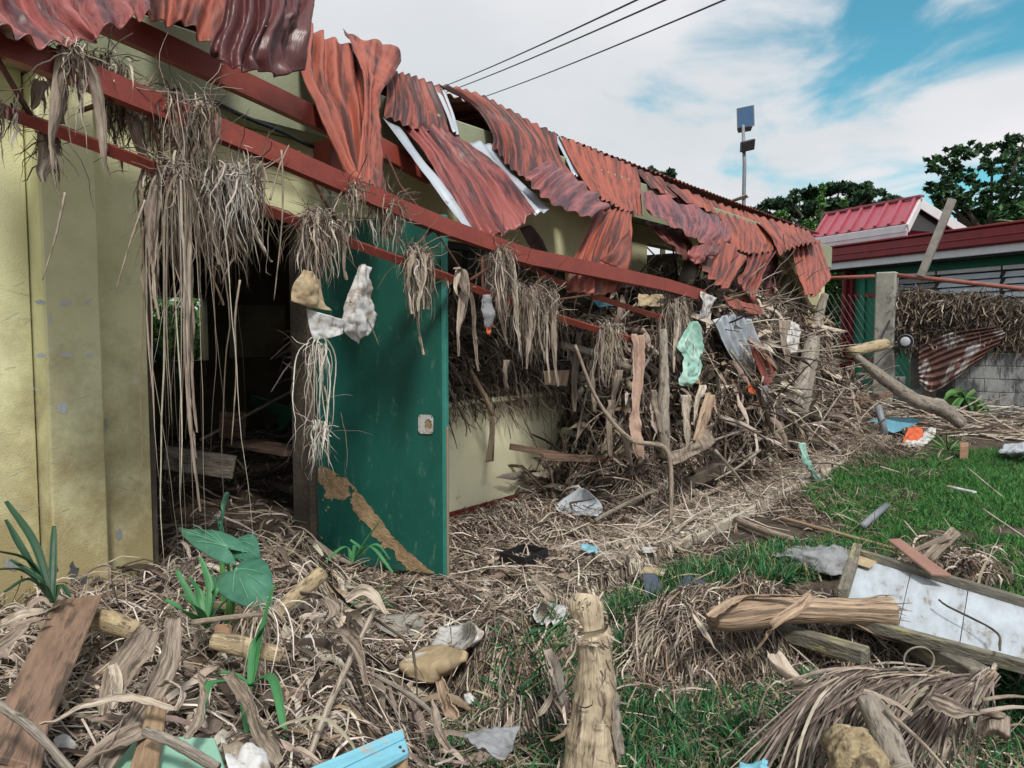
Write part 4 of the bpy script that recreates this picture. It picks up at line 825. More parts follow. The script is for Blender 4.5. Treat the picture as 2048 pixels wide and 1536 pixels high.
sb.st(P + nn * .06, D, rng.uniform(.12, .6, len(P)), rng.uniform(.02, .075, len(P)), 'dry', 7, .30, .30, 'fold', taper='leaf')
P, nn = on_heap(1300); D = rng.normal(size=P.shape); D[:, 2] *= .6; D += nn * .5
sb.st(P + nn * .06, D, rng.uniform(.2, 1.0, len(P)), rng.uniform(.006, .026, len(P)), 'dry', 6, .03, .12, 'tri')
P, nn = on_heap(260); D = rng.normal(size=P.shape); D += nn * .5
sb.st(P + nn * .10, D, rng.uniform(.2, .9, len(P)), rng.uniform(.006, .018, len(P)), 'pale', 8, .03, .2, 'tri')
for k in range(110):
    u = rng.random() ** 1.2; v = rng.uniform(.3, .98); c = heap(np.array([u]), np.array([v]))[0]; n = rng.integers(12, 70); w = rng.uniform(.03, .22)
    P = c + rng.normal(size=(n, 3)) * np.array([w, .05, .05]) + np.array([0, -.12, .05]); D = rng.normal(size=P.shape) * .5 + np.array([rng.normal() * .4, -.6, .1])
    sb.hg(P, D, rng.uniform(.12, .7, n), rng.uniform(.005, .018, n), random.choice(['dry', 'dark', 'dark', 'pale']), 12, .45, .5)
sb.build('heap_fibres', None, ht, kind='stuff')

# debris stuffed into the window above the pale yellow wall
wt = thing('window_debris', 'dark tangle of debris stuffed into the window above the pale yellow wall', 'debris', (1.5, .1, 1.0))
def wsurf(u, v):
    X = .12 + u * 3.1; z = 1.0 + v * (.62 + .30 * u + .15 * n2(X, X * 0, 1.5)); Y = .10 - .16 * np.sin(v * 2.2) + .09 * n2(X, z, 3, 3, 1) + v * .25
    return np.stack([X, Y, z], -1)
U, Vv = np.meshgrid(np.linspace(0, 1, 110), np.linspace(0, 1, 34)); WP = wsurf(U, Vv); ii = np.arange(WP.shape[0] * WP.shape[1]).reshape(WP.shape[:2])
mobj('debris_core', WP.reshape(-1, 3), np.stack([ii[:-1, :-1], ii[:-1, 1:], ii[1:, 1:], ii[1:, :-1]], -1).reshape(-1, 4), M['barkdark'], wt, smooth=True, kind='stuff')
sb = SB(); n = 7500; P = wsurf(rng.random(n), rng.random(n)); D = rng.normal(size=P.shape); D[:, 1] -= .5
sb.st(P, D, rng.uniform(.08, .35, n), rng.uniform(.004, .014, n), 'dark', 5, .2, .3)
n = 1500; P = wsurf(rng.random(n), rng.random(n) * .9 + .1); D = rng.normal(size=P.shape) * .6; D[:, 1] -= .4
sb.st(P, D, rng.uniform(.15, .5, n), rng.uniform(.006, .02, n), 'dry', 6, .4, .2)
# overflow hanging down over the sill
for (x0, x1, n, l0, l1) in ((.12, .75, 700, .3, .8), (.75, 1.3, 160, .1, .45), (1.3, 2.2, 260, .1, .30), (2.2, 2.9, 300, .10, .40), (2.9, 3.3, 420, .25, .7)):
    P = np.stack([rng.uniform(x0, x1, n), rng.uniform(-.10, .05, n), 1.05 + rng.random(n) * .25], 1); D = rng.normal(size=P.shape) * .35 + np.array([0, -.5, 0])
    sb.hg(P, D, rng.uniform(l0 * .4, l1, n), rng.uniform(.004, .014, n), 'dark' if x0 < .5 else 'dry', 12, .5, .5)
sb.build('tangle', None, wt, kind='stuff')

# mud and rubbish inside the room
sb = SB(); n = 2600; XY = np.stack([rng.uniform(-1.6, 3, n), rng.uniform(.1, 4, n)], 1)
litter(sb, XY, rng.uniform(.05, .3, n), rng.uniform(.006, .022, n), 'dry', .05)
sb.build('indoor_litter', None, None, kind='stuff', label='scattered dry leaf scraps on the mud inside the doorway', cat='litter')

# ================================================================== GROUND LITTER
def dens(poly, n, z=0.0): return samp(ppoly(poly, z), n)
sb = SB()
leftp = [(-1.6, -3.9), (-.9, -3.0), (-1.2, -2.4), (-.15, -.45), (-.1, -.06), (-1.0, -.05), (-1.0, .3), (-1.1, -.14), (-3.2, -.14), (-3.4, -3.9)]
n = 21000; XY = samp(leftp, n); litter(sb, XY, rng.uniform(.04, .26, n), rng.uniform(.0022, .009, n), 'dry', .07, 6, arch=.06, wig=.4)
n = 5000; XY = samp(leftp, n); litter(sb, XY, rng.uniform(.1, .4, n), rng.uniform(.003, .008, n), 'pale', .10, 7, arch=.09, wig=.35)
n = 2600; XY = samp(leftp, n); litter(sb, XY, rng.uniform(.06, .40, n), rng.uniform(.010, .045, n), 'dry', .07, 8, 'fold', .22, 'leaf', arch=.07)
n = 1600; XY = samp(leftp, n); litter(sb, XY, rng.uniform(.10, .5, n), rng.uniform(.003, .010, n), 'dry', .10, 5, 'tri', .05, 'both', arch=.03)
pathp = [(-.8, -1.6), (-.1, -.5), (.1, -.05), (3.2, -.05), (3.2, -.9), (10.5, -1.2), (11, -1.9), (8, -1.75), (5, -1.65), (2.2, -1.75), (.8, -2.2), (-.2, -2.6), (-1.0, -2.6)]
n = 46000; XY = samp(pathp, n); XY = XY[(n2(XY[:, 0], XY[:, 1], 1.3, 3, 1) + .45 * (XY[:, 1] > -.6) + .10 * (XY[:, 0] < 1.8) + rng.random(n) * .30 - .55 * ((XY[:, 0] > 2.6) & (XY[:, 0] < 6) & (XY[:, 1] < -.95)) - .25 * ((XY[:, 0] > 1.2) & (XY[:, 0] < 2.7) & (XY[:, 1] < -1.0))) > .12]
gpath = lambda x, y: np.maximum(gz(x, y), np.where((y > -1.62) & (y < 0), .078, -1))
litter(sb, XY, rng.uniform(.02, .15, len(XY)), rng.uniform(.003, .010, len(XY)), 'dry', .025, 5, arch=.015, g=gpath)
h_ = XY[:2500]; litter(sb, h_, rng.uniform(.05, .14, len(h_)), rng.uniform(.015, .04, len(h_)), 'dark', .03, 5, 'fold', .3, 'leaf', arch=.02, g=gpath)
XY[:, 1] += 0
n = 2600; XY = samp(pathp, n); litter(sb, XY, rng.uniform(.1, .5, n), rng.uniform(.004, .010, n), 'pale', .03, 5, wig=.12, g=gpath)
nb = [(1.2, -.75), (3.3, -1.0), (3.2, -.1), (.3, -.04), (.2, -.5)]
n = 4200; XY = samp(nb, n); litter(sb, XY, rng.uniform(.06, .3, n), rng.uniform(.004, .012, n), 'dry', .07, 5, arch=.06, g=gpath)
mg = [(1.5, -1.65), (11, -1.8), (9.5, -2.6), (3.5, -2.6), (1.2, -2.4)]
n = 5000; XY = samp(mg, n); XY = XY[n2(XY[:, 0], XY[:, 1], 1.1, 3, 6) > -.15]; litter(sb, XY, rng.uniform(.05, .3, len(XY)), rng.uniform(.004, .012, len(XY)), 'dark', .03, 5, arch=.03)
n = 9000; XY = samp(leftp, n); litter(sb, XY, rng.uniform(.012, .05, n), rng.uniform(.006, .022, n), 'dry', .06, 2, wig=.5, arch=.01)
n = 11000; XY = samp(pathp, n); litter(sb, XY, rng.uniform(.012, .05, n), rng.uniform(.006, .022, n), 'dry', .02, 2, wig=.5, arch=.01, g=gpath)
sb.build('ground_litter', None, None, kind='stuff', label='carpet of dried stems, roots and leaf shreds on the path and mud', cat='litter')
# mound shells: fibre draped over each mound
def mound_fibres(cx, cy, rx, ry, n, pal, name_label):
    sb = SB(); t = rng.uniform(0, 2 * math.pi, n); r = np.sqrt(rng.random(n)) * 1.15; XY = np.stack([cx + rx * r * np.cos(t), cy + ry * r * np.sin(t)], 1)
    litter(sb, XY, rng.uniform(.06, .26, n), rng.uniform(.003, .009, n), pal, .05, 6, arch=.05)
    m = n // 3; t = rng.uniform(0, 2 * math.pi, m); P = np.stack([cx + rx * .75 * np.cos(t), cy + ry * .75 * np.sin(t), np.zeros(m)], 1); P[:, 2] = gz(P[:, 0], P[:, 1]) + rng.uniform(.0, .08, m)
    D = np.stack([np.cos(t), np.sin(t), np.full(m, .2)], 1) + rng.normal(size=(m, 3)) * .3; sb.st(P, D, rng.uniform(.1, .35, m), rng.uniform(.003, .010, m), pal, 7, .6, .15)
    sb.build('debris_clump', None, None, label=name_label, cat='debris clump', kind='stuff')
mound_fibres(-.52, -2.02, .42, .34, 5200, 'dry', 'shaggy knee high mound of dead fibres just left of the stump')
mound_fibres(.42, -2.52, .50, .34, 5200, 'dry', 'shaggy mound of pale fibres under the big dry banana stem')
mound_fibres(3.05, -.9, .65, .45, 3600, 'dry', 'loose pile of branches and leaves in front of the debris heap corner')
mound_fibres(7.4, -1.5, 1.3, .6, 2600, 'dark', 'flat spread of debris at the far end of the path')
mound_fibres(.85, -3.0, .75, .45, 4200, 'dry', 'fibres spread out beneath the white framed board')
mound_fibres(-.35, -3.25, .75, .5, 6500, 'dry', 'dark fibres under the dead palm fronds in the lower right')

# debris row at foot of block wall
sb = SB(); n = 3800; a = rng.uniform(-1.2, 5.5, n); o = np.abs(rng.normal(0, .5, n)) + .1; P = np.array([cw(x, .02 + .22 * abs(rng.normal()) * math.exp(-y), y) for x, y in zip(a, o)]); D = dC[None] * rng.choice([-1, 1], (n, 1)) + rng.normal(size=(n, 3)) * .35; D[:, 2] *= .3
sb.st(P, D, rng.uniform(.2, 1.0, n), rng.uniform(.008, .028, n), 'pale', 5, .02, .10)
n = 1500; a = rng.uniform(-1.2, 5.5, n); P = np.array([cw(x, .05, abs(rng.normal(0, .5)) + .1) for x in a]); D = rng.normal(size=P.shape); D[:, 2] = np.abs(D[:, 2]); sb.st(P, D, rng.uniform(.1, .4, n), rng.uniform(.008, .02, n), 'dark', 5, .3, .2)
sb.build('wall_foot_debris', None, None, kind='stuff', label='band of washed up reeds and stems at the foot of the block wall', cat='debris')

# ================================================================== GRASS
gA = [(1600, 985), (1700, 930), (1800, 915), (2060, 895), (2350, 960), (2350, 1330), (2048, 1250), (1830, 1140), (1700, 1125), (1590, 1100), (1690, 1060), (1640, 1020)]
gB = [(1330, 1170), (1440, 1120), (1560, 1095), (1760, 1120), (1640, 1160), (1450, 1190), (1320, 1230), (1290, 1330), (1320, 1400), (1640, 1420), (1640, 1700), (820, 1700), (850, 1510), (1060, 1420), (1150, 1330), (1225, 1215)]
gC = [(1900, 1290), (2400, 1350), (2400, 1800), (1640, 1800), (1600, 1460), (1800, 1470)]
def grass(poly, n, h, w, pal, cl, label, bare=-.25):
    XY = samp(ppoly(poly), n)
    m = n2(XY[:, 0], XY[:, 1], 2.0, 3, 9) > bare; XY = XY[m]; XY = XY + rng.normal(size=XY.shape) * .02; n = len(XY)
    P = np.stack([XY[:, 0], XY[:, 1], gz(XY[:, 0], XY[:, 1])], 1); D = rng.normal(size=P.shape) * .45; D[:, 2] = 1
    hs = h * rng.uniform(.5, 1.25, n) * (1 + .45 * n2(XY[:, 0], XY[:, 1], 3, 2, 2)); sb = SB(); Q = paths(P, D, hs, 4, .18, .10)
    c = pick(pal, n) * (1 + .5 * n2(XY[:, 0], XY[:, 1], 1.3, 3, 7))[:, None]
    sb.add(*strandmesh(Q, np.full(n, w) * rng.uniform(.7, 1.3, n), c, 'ribbon', None, 'tip')); sb.build('grass', M['grass'], None, kind='stuff', label=label, cat='grass')
grass(gA, 62000, .080, .008, 'grass', 0, 'bright green lawn patch on the right in front of the block wall', -.42)
grass(gB, 24000, .125, .012, 'grassb', 0, 'longer green grass around the stump in the foreground', -.3)
grass(gC, 6000, .12, .009, 'grassb', 0, 'green grass showing through debris in the lower right corner', -.2)
# turf base: thin soil with green tint under the lawn is the ground itself

# ================================================================== HANGING CLUMPS ON THE TRUSS
def clump(label, px, py, Yo, wpx, n, L, pal='dry', leaf=0, leafw=.03, leafL=None, grav=.75, W=(.0025, .007), up=.25, name='hanging_root_clump', wig=.22, band=0, cat='plant debris'):
    pal = {'pale': 'root', 'dry': 'root'}.get(pal, pal); Y = TY + Yo; c = PY(px, py, Y); sc = np.linalg.norm(c - CAM) / F; w = wpx * sc / math.sin(R_(YAW)) * .8
    t = thing(name, label, cat, c)
    kc = max(2, n // 38); cx_ = rng.uniform(-1, 1, kc); cl_ = rng.uniform(.35, 1.1, kc) if wig > .07 else np.ones(kc); ci = rng.integers(0, kc, n); X = np.clip(cx_[ci] + rng.normal(0, .16, n), -1.1, 1.1) * w * .5; P = c + np.stack([X, rng.normal(0, .03, n), -X * band + rng.normal(0, .02, n)], 1)
    D = rng.normal(size=P.shape) * .35; D[:, 2] += up
    Ls = L * cl_[ci] * rng.uniform(.15, 1.0, n) ** 1.3; sb = SB(); a_ = rng.choice(4, 4); h_ = n // 2
    sb.hg(P[:h_], D[:h_], Ls[:h_], rng.uniform(*W, h_), pal, 18, wig * 1.9, .5 if up < 1 else .35); sb.hg(P[h_:], D[h_:], Ls[h_:], rng.uniform(*W, n - h_) * 1.5, 'dry' if pal != 'white' else pal, 14, wig * 1.0, .7 if up < 1 else .35); m = n // 4
    m2 = max(3, n // 9); sb.hg(P[:m2], D[:m2], L * rng.uniform(.3, .9, m2), rng.uniform(.004, .013, m2), pal, 16, wig * 1.2, .6, 'fold', 'leaf'); P3_ = P[:m2] + rng.normal(size=(m2, 3)) * .03; sb.st(P3_, rng.normal(size=P3_.shape), rng.uniform(.08, .3, m2), rng.uniform(.002, .006, m2), 'dark', 7, .05, .25, 'tri')
    P2 = P[:m] ; sb.st(P2, rng.normal(size=P2.shape), rng.uniform(.05, .16, m), rng.uniform(.002, .005, m), pal, 6, .1, .4)
    o = sb.build('roots', None, t)
    for k in range(leaf):
        a = c + np.array([rng.uniform(-.5, .5) * w, rng.uniform(-.05, .03), 0]); l = (leafL or L) * rng.uniform(.5, 1); ww = leafw * rng.uniform(.6, 1.2)
        dx = rng.normal(0, .06); rows = []
        th = rng.uniform(-.6, .9)
        for q in np.linspace(0, 1, 7):
            p = a + np.array([dx * q + .02 * math.sin(5 * q + k), -.02 - .03 * q, .04 * math.sin(min(q * 6, 3.14)) - l * q]); tt = th + .9 * math.sin(3 * q + k * 2); hw = ww * (.35 + .8 * math.sin(math.pi * min(.12 + q * .95, 1)))
            e = np.array([math.cos(tt), -math.sin(tt), 0]) * hw / 2; rows.append([p - e, p + np.array([0, -.012, 0]), p + e])
        patch('dry_leaf', rows, M[random.choice(['leafdry', 'leafpale'])], t, nu=8, nv=26, crumple=.006, cscale=14, seed=k + px, solid=0)
    return t
clump('thin light roots on the lower rod at the left edge of the picture', 15, 215, 0, 30, 40, .42, 'pale')
clump('small dark root tuft below the lower rod beside the broad dry leaf', 88, 275, .1, 40, 90, .22, 'dark', 1, .05, .2)
clump('bundle of roots with one broad dry leaf at the left end of the upper beam', 135, 95, -.05, 45, 60, .42, 'pale', 2, .055, .62)
clump('yellow brown leaf sheath tucked behind the upper beam near the left edge', 78, 165, .3, 20, 20, .2, 'dry', 2, .07, .3)
clump('wiry tuft of roots lying on top of the upper beam', 215, 130, .05, 60, 160, .16, 'dry', 0, up=.4, grav=.4)
clump('spiky roots standing up from the upper beam beside the first big clump', 335, 195, -.02, 20, 55, .50, 'pale', 0, up=1.9, grav=.55, wig=.12)
clump('big dark shaggy root clump hanging under the upper beam', 300, 215, .12, 130, 340, .34, 'dark', 6, .04, .4)
clump('shaggy clump draped over the upper beam right of the first big clump', 395, 215, -.04, 50, 260, .42, 'dry', 1, .03, .3)
clump('dense curtain of roots and sheaths hanging in the left of the doorway', 335, 340, .02, 80, 190, .70, 'dry', 4, .035, .6)
clump('longest root rope trailing almost down to the taro plant', 350, 330, -.07, 7, 46, 1.85, 'pale', 3, .028, 1.5, wig=.035)
clump('thick matted curtain of roots below a bent twig in the doorway', 445, 345, .0, 90, 330, .60, 'dry', 4, .03, .5)
clump('whitish tangled roots at the top of the thick curtain', 455, 340, -.08, 50, 160, .35, 'white', 0, up=.6)
clump('thin loose roots hanging right of the thick curtain', 535, 345, -.03, 60, 60, .42, 'dark', 0)
clump('bushy pale root mop on the lower rod in front of the door top', 655, 440, -.03, 90, 420, .40, 'pale', 1, .03, .4)
clump('fan of pale roots tied to the upper beam above the door', 705, 372, -.05, 40, 80, .30, 'pale')
clump('pale root fan hanging behind the lower rod over the door', 765, 405, .02, 70, 300, .33, 'pale', 1, .03, .3)
clump('root cluster with long leaf strips at the free edge of the door', 825, 505, -.03, 80, 260, .45, 'dry', 5, .04, .55)
clump('single twisted pale strip hanging just right of the door', 922, 560, 0, 14, 8, .35, 'pale', 2, .05, .62)
clump('short folded strip looped over the rod beside the door edge', 893, 540, 0, 14, 6, .15, 'pale', 2, .045, .28)
clump('big root bundle hanging where the upper beam kinks', 1003, 505, .0, 70, 420, .62, 'dry', 3, .04, .6)
clump('root bundle on the lower rod right of the kinked beam', 1062, 580, .0, 80, 360, .60, 'dry', 3, .04, .5)
clump('curved pale strips hanging at the right of the lower rod', 1102, 580, -.04, 40, 60, .65, 'pale', 3, .04, .7)
clump('fine roots hanging from the right end of the lower rod', 1215, 655, 0, 90, 260, .55, 'dry', 1, .03)
clump('roots spilling below the torn end of the upper beam', 1350, 600, .05, 90, 380, .75, 'dry', 3, .05)
clump('white stringy root bundle hanging in front of the green door', 633, 690, -.09, 8, 34, .62, 'white', 0, wig=.10)
clump('knot of bright white strings at the end of the hanging root bundle', 640, 850, -.09, 20, 60, .28, 'white', 0, up=.4)
for (pts, lab) in ((((540, 400), (560, 330), (578, 290)), 'bent twig sticking up out of the thick root curtain'), (((480, 385), (520, 345), (570, 310)), 'dark curved twig arching from the root curtain to the upper beam'),
                   (((563, 300), (566, 380), (562, 470), (548, 600)), 'single long pale stem hanging in the doorway'), (((130, 385), (112, 470), (85, 560)), 'straight pale stem hanging in front of the left column'), (((290, 400), (262, 480), (232, 580)), 'straight pale stem hanging near the door jamb'),
                   (((480, 560), (470, 640), (472, 750), (463, 890)), 'wavy pale root dangling low in the doorway'), (((700, 600), (735, 640), (758, 690)), 'dark curled twig hanging in front of the door')):
    tube('twig', [PY(a, b, TY - .06) for a, b in pts], [.005, .004, .002], M['stick'], None, n=5, seg=22, rough=.4, label=lab, cat='twig')

# papers caught on the truss
def ppatch(name, rows, m, label, cat, dep=None, Y=None, parent=None, **kw):
    g = [[(PY(a, b, c) if Y is None else PY(a, b, Y + c)) for a, b, c in r] for r in rows]
    return patch(name, g, M[m], parent, label=label, cat=cat, **kw)
ppatch('plastic_sheet', [[(610, 540, -.02), (630, 545, -.02), (640, 560, 0)], [(586, 570, 0), (618, 580, -.04), (650, 600, 0)], [(583, 602, 0), (620, 615, -.02), (664, 622, 0)]], 'card', 'mud stained brown sheet caught on the roots beside the door', 'plastic sheet', Y=TY - .05, nu=22, nv=22, crumple=.012, cscale=9, solid=.002)
ppatch('plastic_sheet', [[(614, 618, 0), (640, 625, -.02), (690, 640, 0)], [(620, 655, 0), (650, 660, -.02), (690, 655, 0)], [(628, 682, 0), (660, 676, -.02), (686, 668, 0)]], 'paper', 'white printed sheet hanging below the brown stained sheet', 'plastic sheet', Y=TY - .04, nu=22, nv=18, crumple=.010, cscale=9, solid=.002)
ppatch('plastic_sheet', [[(718, 530, 0), (730, 528, -.02), (742, 535, 0)], [(690, 600, 0), (718, 590, -.05), (745, 600, 0)], [(686, 660, 0), (712, 645, -.05), (752, 632, 0)], [(718, 690, 0), (724, 678, -.02), (735, 672, 0)]], 'paper', 'pointed crumpled white sheet with a red stain in front of the door', 'plastic sheet', Y=TY - .03, nu=26, nv=30, crumple=.016, cscale=9, solid=.002)
ppatch('plastic_scrap', [[(966, 590, 0), (980, 588, 0)], [(964, 620, 0), (990, 625, -.03)], [(972, 655, 0), (982, 660, 0)]], 'greysack', 'narrow grey scrap hanging from a thin rod near the window', 'plastic scrap', Y=TY, nu=14, nv=18, crumple=.01, cscale=12, solid=.002)
ppatch('plastic_scrap', [[(972, 640, 0), (988, 645, 0)], [(975, 668, 0), (980, 670, 0)]], 'orange', 'tiny orange scrap hanging below the grey scrap near the window', 'plastic scrap', Y=TY, nu=10, nv=10, crumple=.008, cscale=12, solid=.002)

# ================================================================== THINGS IN THE BIG HEAP
def HY(px, py, ex=0.0):
    """point of the heap's front seen at this pixel, moved out by ex"""
    d = ray(px, py); lo = hprof(0); best = None
    for Y in np.linspace(-1.6, .2, 60):
        p = CAM + d * ((Y - CAM[1]) / d[1]); top, foot = hprof(p[0]); v = np.interp(p[2] / max(top, .05), [0, .12, .60, .99, 1.0], [0, .12, .5, .82, 1]); hy = foot * np.interp(v, [0, .12, .5, .82, 1], [1.0, .9, .66, .30, -.15])
        if Y > hy - .22: best = Y; break
    return PY(px, py, (best if best is not None else -.4) - ex)
def hpts(pts, ex=.1): return [HY(a, b, ex) for a, b in pts]
def htube(name, label, cat, pts, r, m, ex=.1, **kw): 
    Q = hpts(pts, ex); ys = [q[1] for q in Q]; ym = min(ys); return tube(name, [PY(a, b, .5 * ym + .5 * q[1]) for (a, b), q in zip(pts, Q)], r, M[m], None, label=label, cat=cat, **kw)
htube('log', 'grey forked log leaning upright against the right part of the heap', 'log', [(1592, 832), (1606, 770), (1622, 700), (1632, 650), (1650, 590)], [.12, .115, .10, .08, .05], 'bark', .15, seg=24, rough=.25, n=12)
htube('log', 'short pale branch crossing the top of the heap by the leaning log', 'log', [(1600, 640), (1630, 672), (1662, 690)], [.05, .055, .05], 'yellowstem', .25, seg=12, rough=.2)
htube('log', 'slender upright trunk standing in the middle of the heap', 'log', [(1326, 660), (1328, 760), (1326, 830), (1332, 915)], [.035, .045, .05, .045], 'bark', .25, seg=20, rough=.3)
tube('post_stub', [PY(1390, 505, -.75), PY(1372, 565, -.85)], [.075, .07], M['barkdark'], None, n=12, rough=.2, seg=8, label='dark broken post stub poking out beneath the crumpled roof sheet', cat='post')
tube('post_stub', [PY(1368, 590, -.9), PY(1366, 680, -.95)], [.06, .055], M['bark'], None, n=10, rough=.2, seg=8, label='weathered post below the end of the red beam', cat='post')
htube('branch', 'long forked pale branch slanting down across the front of the heap', 'branch', [(1150, 690), (1195, 800), (1260, 878), (1335, 905), (1342, 1050)], [.012, .014, .018, .02, .015], 'stick', .42, seg=40, rough=.3, n=7)
htube('branch', 'horizontal branch lying over the window debris behind the roots', 'branch', [(1122, 690), (1180, 705), (1260, 735)], [.03, .035, .03], 'bark', .2, seg=12, rough=.3)
htube('branch', 'pair of thin pale canes on the right flank of the heap', 'branch', [(1655, 640), (1690, 730), (1720, 860)], [.02, .015, .01], 'stick', .25, seg=12, rough=.3)
htube('branch', 'long pale cane slanting down at the far end of the roof', 'branch', [(1556, 500), (1590, 560), (1625, 620), (1668, 650)], [.05, .045, .04, .03], 'yellowstem', .35, seg=16, rough=.2)
htube('branch', 'thin dark stem leaning at the foot of the heap', 'branch', [(1430, 900), (1480, 960), (1500, 1000)], [.012, .012, .01], 'bark', .4, seg=12, rough=.3)
rng2 = np.random.default_rng(5)
for k, (a, b, lab) in enumerate((((1460, 700), (1560, 850), 'diagonal brown stick left of the leaning log'), ((1700, 760), (1620, 880), 'stick crossing low on the right flank of the heap'), ((1240, 640), (1330, 570), 'thin stick leaning up under the torn sheet'), ((1180, 760), (1150, 900), 'upright stick near the left end of the heap'), ((1480, 820), (1600, 790), 'nearly level stick below the zinc sheets'), ((1380, 900), (1490, 860), 'bent stick near the foot of the heap'), ((1520, 900), (1430, 960), 'stick sticking out low beside the teal cloth'), ((1270, 760), (1330, 640), 'stick rising behind the pinkish cloth strip'))):
    htube('stick', lab, 'stick', [a, ((a[0] + b[0]) / 2 + rng2.uniform(-8, 8), (a[1] + b[1]) / 2 + rng2.uniform(-6, 6)), b], [.014, .012, .008], 'bark', .22, seg=10, rough=.3, n=6)
def hpatch(name, label, cat, rows, m, ex=.3, **kw):
    P = [[HY(a, b, 0) for a, b in r] for r in rows]; ym = min(p[1] for r in P for p in r); g = [[PY(a, b, .65 * ym + .35 * HY(a, b, 0)[1] - ex + .0) for a, b in r] for r in rows]
    return patch(name, g, M[m], None, label=label, cat=cat, **kw)
hpatch('zinc_sheet', 'narrow bundle of bare zinc roofing stuck slantwise in the heap', 'metal sheet', [[(1428, 640), (1462, 628), (1502, 640)], [(1462, 710), (1490, 690), (1520, 690)], [(1512, 770), (1530, 755), (1542, 740)]], 'zinc', .15, nu=60, nv=20, corr=5, amp=.022, crumple=.01, solid=.003)
hpatch('zinc_sheet', 'rust brown corrugated strip beside the bare zinc sheets in the heap', 'metal sheet', [[(1500, 690), (1520, 700)], [(1520, 740), (1545, 740)], [(1528, 775), (1540, 770)]], 'roof_a', .24, nu=24, nv=18, corr=2, amp=.02, crumple=.01)
hpatch('metal_sheet', 'dark grey channel shaped sheet sliding out below the zinc sheets', 'metal sheet', [[(1510, 775), (1532, 770)], [(1532, 810), (1556, 805)], [(1545, 835), (1568, 832)]], 'greymetal', .22, nu=16, nv=12, corr=1, amp=.02)
hpatch('plastic_bag', 'teal and white plastic bag hanging on the front of the heap', 'plastic bag', [[(1384, 643), (1390, 643)], [(1358, 690), (1382, 680), (1408, 700)], [(1368, 715), (1385, 712), (1405, 712)], [(1360, 765), (1385, 745), (1412, 730)], [(1376, 772), (1388, 768), (1398, 758)]], 'tealbag', .32, nu=34, nv=44, crumple=.02, cscale=7, fold=.05, solid=.002)
hpatch('rag', 'long pinkish ragged cloth strip hanging down the front of the heap', 'cloth', [[(1266, 668), (1284, 670)], [(1268, 740), (1288, 745)], [(1260, 820), (1284, 822)], [(1262, 880), (1290, 890)], [(1276, 920), (1290, 918)]], 'pinkcloth', .40, nu=26, nv=70, crumple=.016, cscale=8, fold=.05, foldscale=2, jag=.06, solid=.003)
hpatch('plastic_sheet', 'white plastic sheet hanging beside the leaning log', 'plastic sheet', [[(1582, 640), (1600, 650)], [(1576, 680), (1602, 670)], [(1582, 708), (1596, 706)]], 'paper', .35, nu=20, nv=22, crumple=.015, cscale=8, solid=.002)
ppatch('plastic_sheet', [[(1402, 582, 0), (1436, 596, 0)], [(1406, 612, -.03), (1430, 606, 0)], [(1398, 640, 0), (1412, 636, 0)]], 'paper', 'white and blue sheet draped over the end of the red beam', 'plastic sheet', Y=TY - .05, nu=22, nv=18, crumple=.016, cscale=8, solid=.002)
hpatch('cloth', 'bluish cloth tangled in twigs under the torn beam', 'cloth', [[(1188, 600), (1225, 598)], [(1195, 615), (1228, 612)]], 'bluesh', .15, nu=24, nv=14, crumple=.02, cscale=9)
hpatch('plastic_sheet', 'dull pale crumpled sheet lying on top of the heap under the beam', 'plastic sheet', [[(1280, 585), (1330, 590)], [(1278, 610), (1335, 612)]], 'card', .1, nu=30, nv=16, crumple=.03, cscale=8)
hpatch('cloth', 'teal cloth strip dangling at the lower right of the heap', 'cloth', [[(1600, 888), (1608, 885)], [(1610, 930), (1622, 925)], [(1640, 970), (1652, 965)], [(1664, 985), (1672, 980)]], 'tealbag', .35, nu=16, nv=44, crumple=.02, cscale=8, fold=.03)
hpatch('bark_slab', 'flat brown bark slab near the left end of the window debris', 'bark', [[(1088, 742), (1140, 740)], [(1090, 770), (1135, 772)]], 'stalk', .25, nu=20, nv=16, crumple=.01)
hpatch('orange_scrap', 'small red orange scrap in the middle of the heap', 'plastic scrap', [[(1495, 765), (1512, 775)], [(1498, 785), (1510, 790)]], 'orange', .3, nu=10, nv=10, crumple=.01)
hpatch('leaf_sheath', 'broad grey leaf sheath lying at the foot of the upright trunk', 'dried leaf', [[(1340, 905), (1400, 875), (1420, 845)], [(1345, 930), (1405, 905), (1435, 880)]], 'leafdry', .35, nu=30, nv=14, crumple=.01, fold=.05, cscale=9)
hpatch('leaf_sheath', 'upright split sheath standing right of the slender trunk', 'dried leaf', [[(1415, 785), (1425, 790)], [(1395, 840), (1420, 850)], [(1385, 880), (1405, 895)]], 'stalk', .35, nu=14, nv=30, crumple=.01, fold=.04)
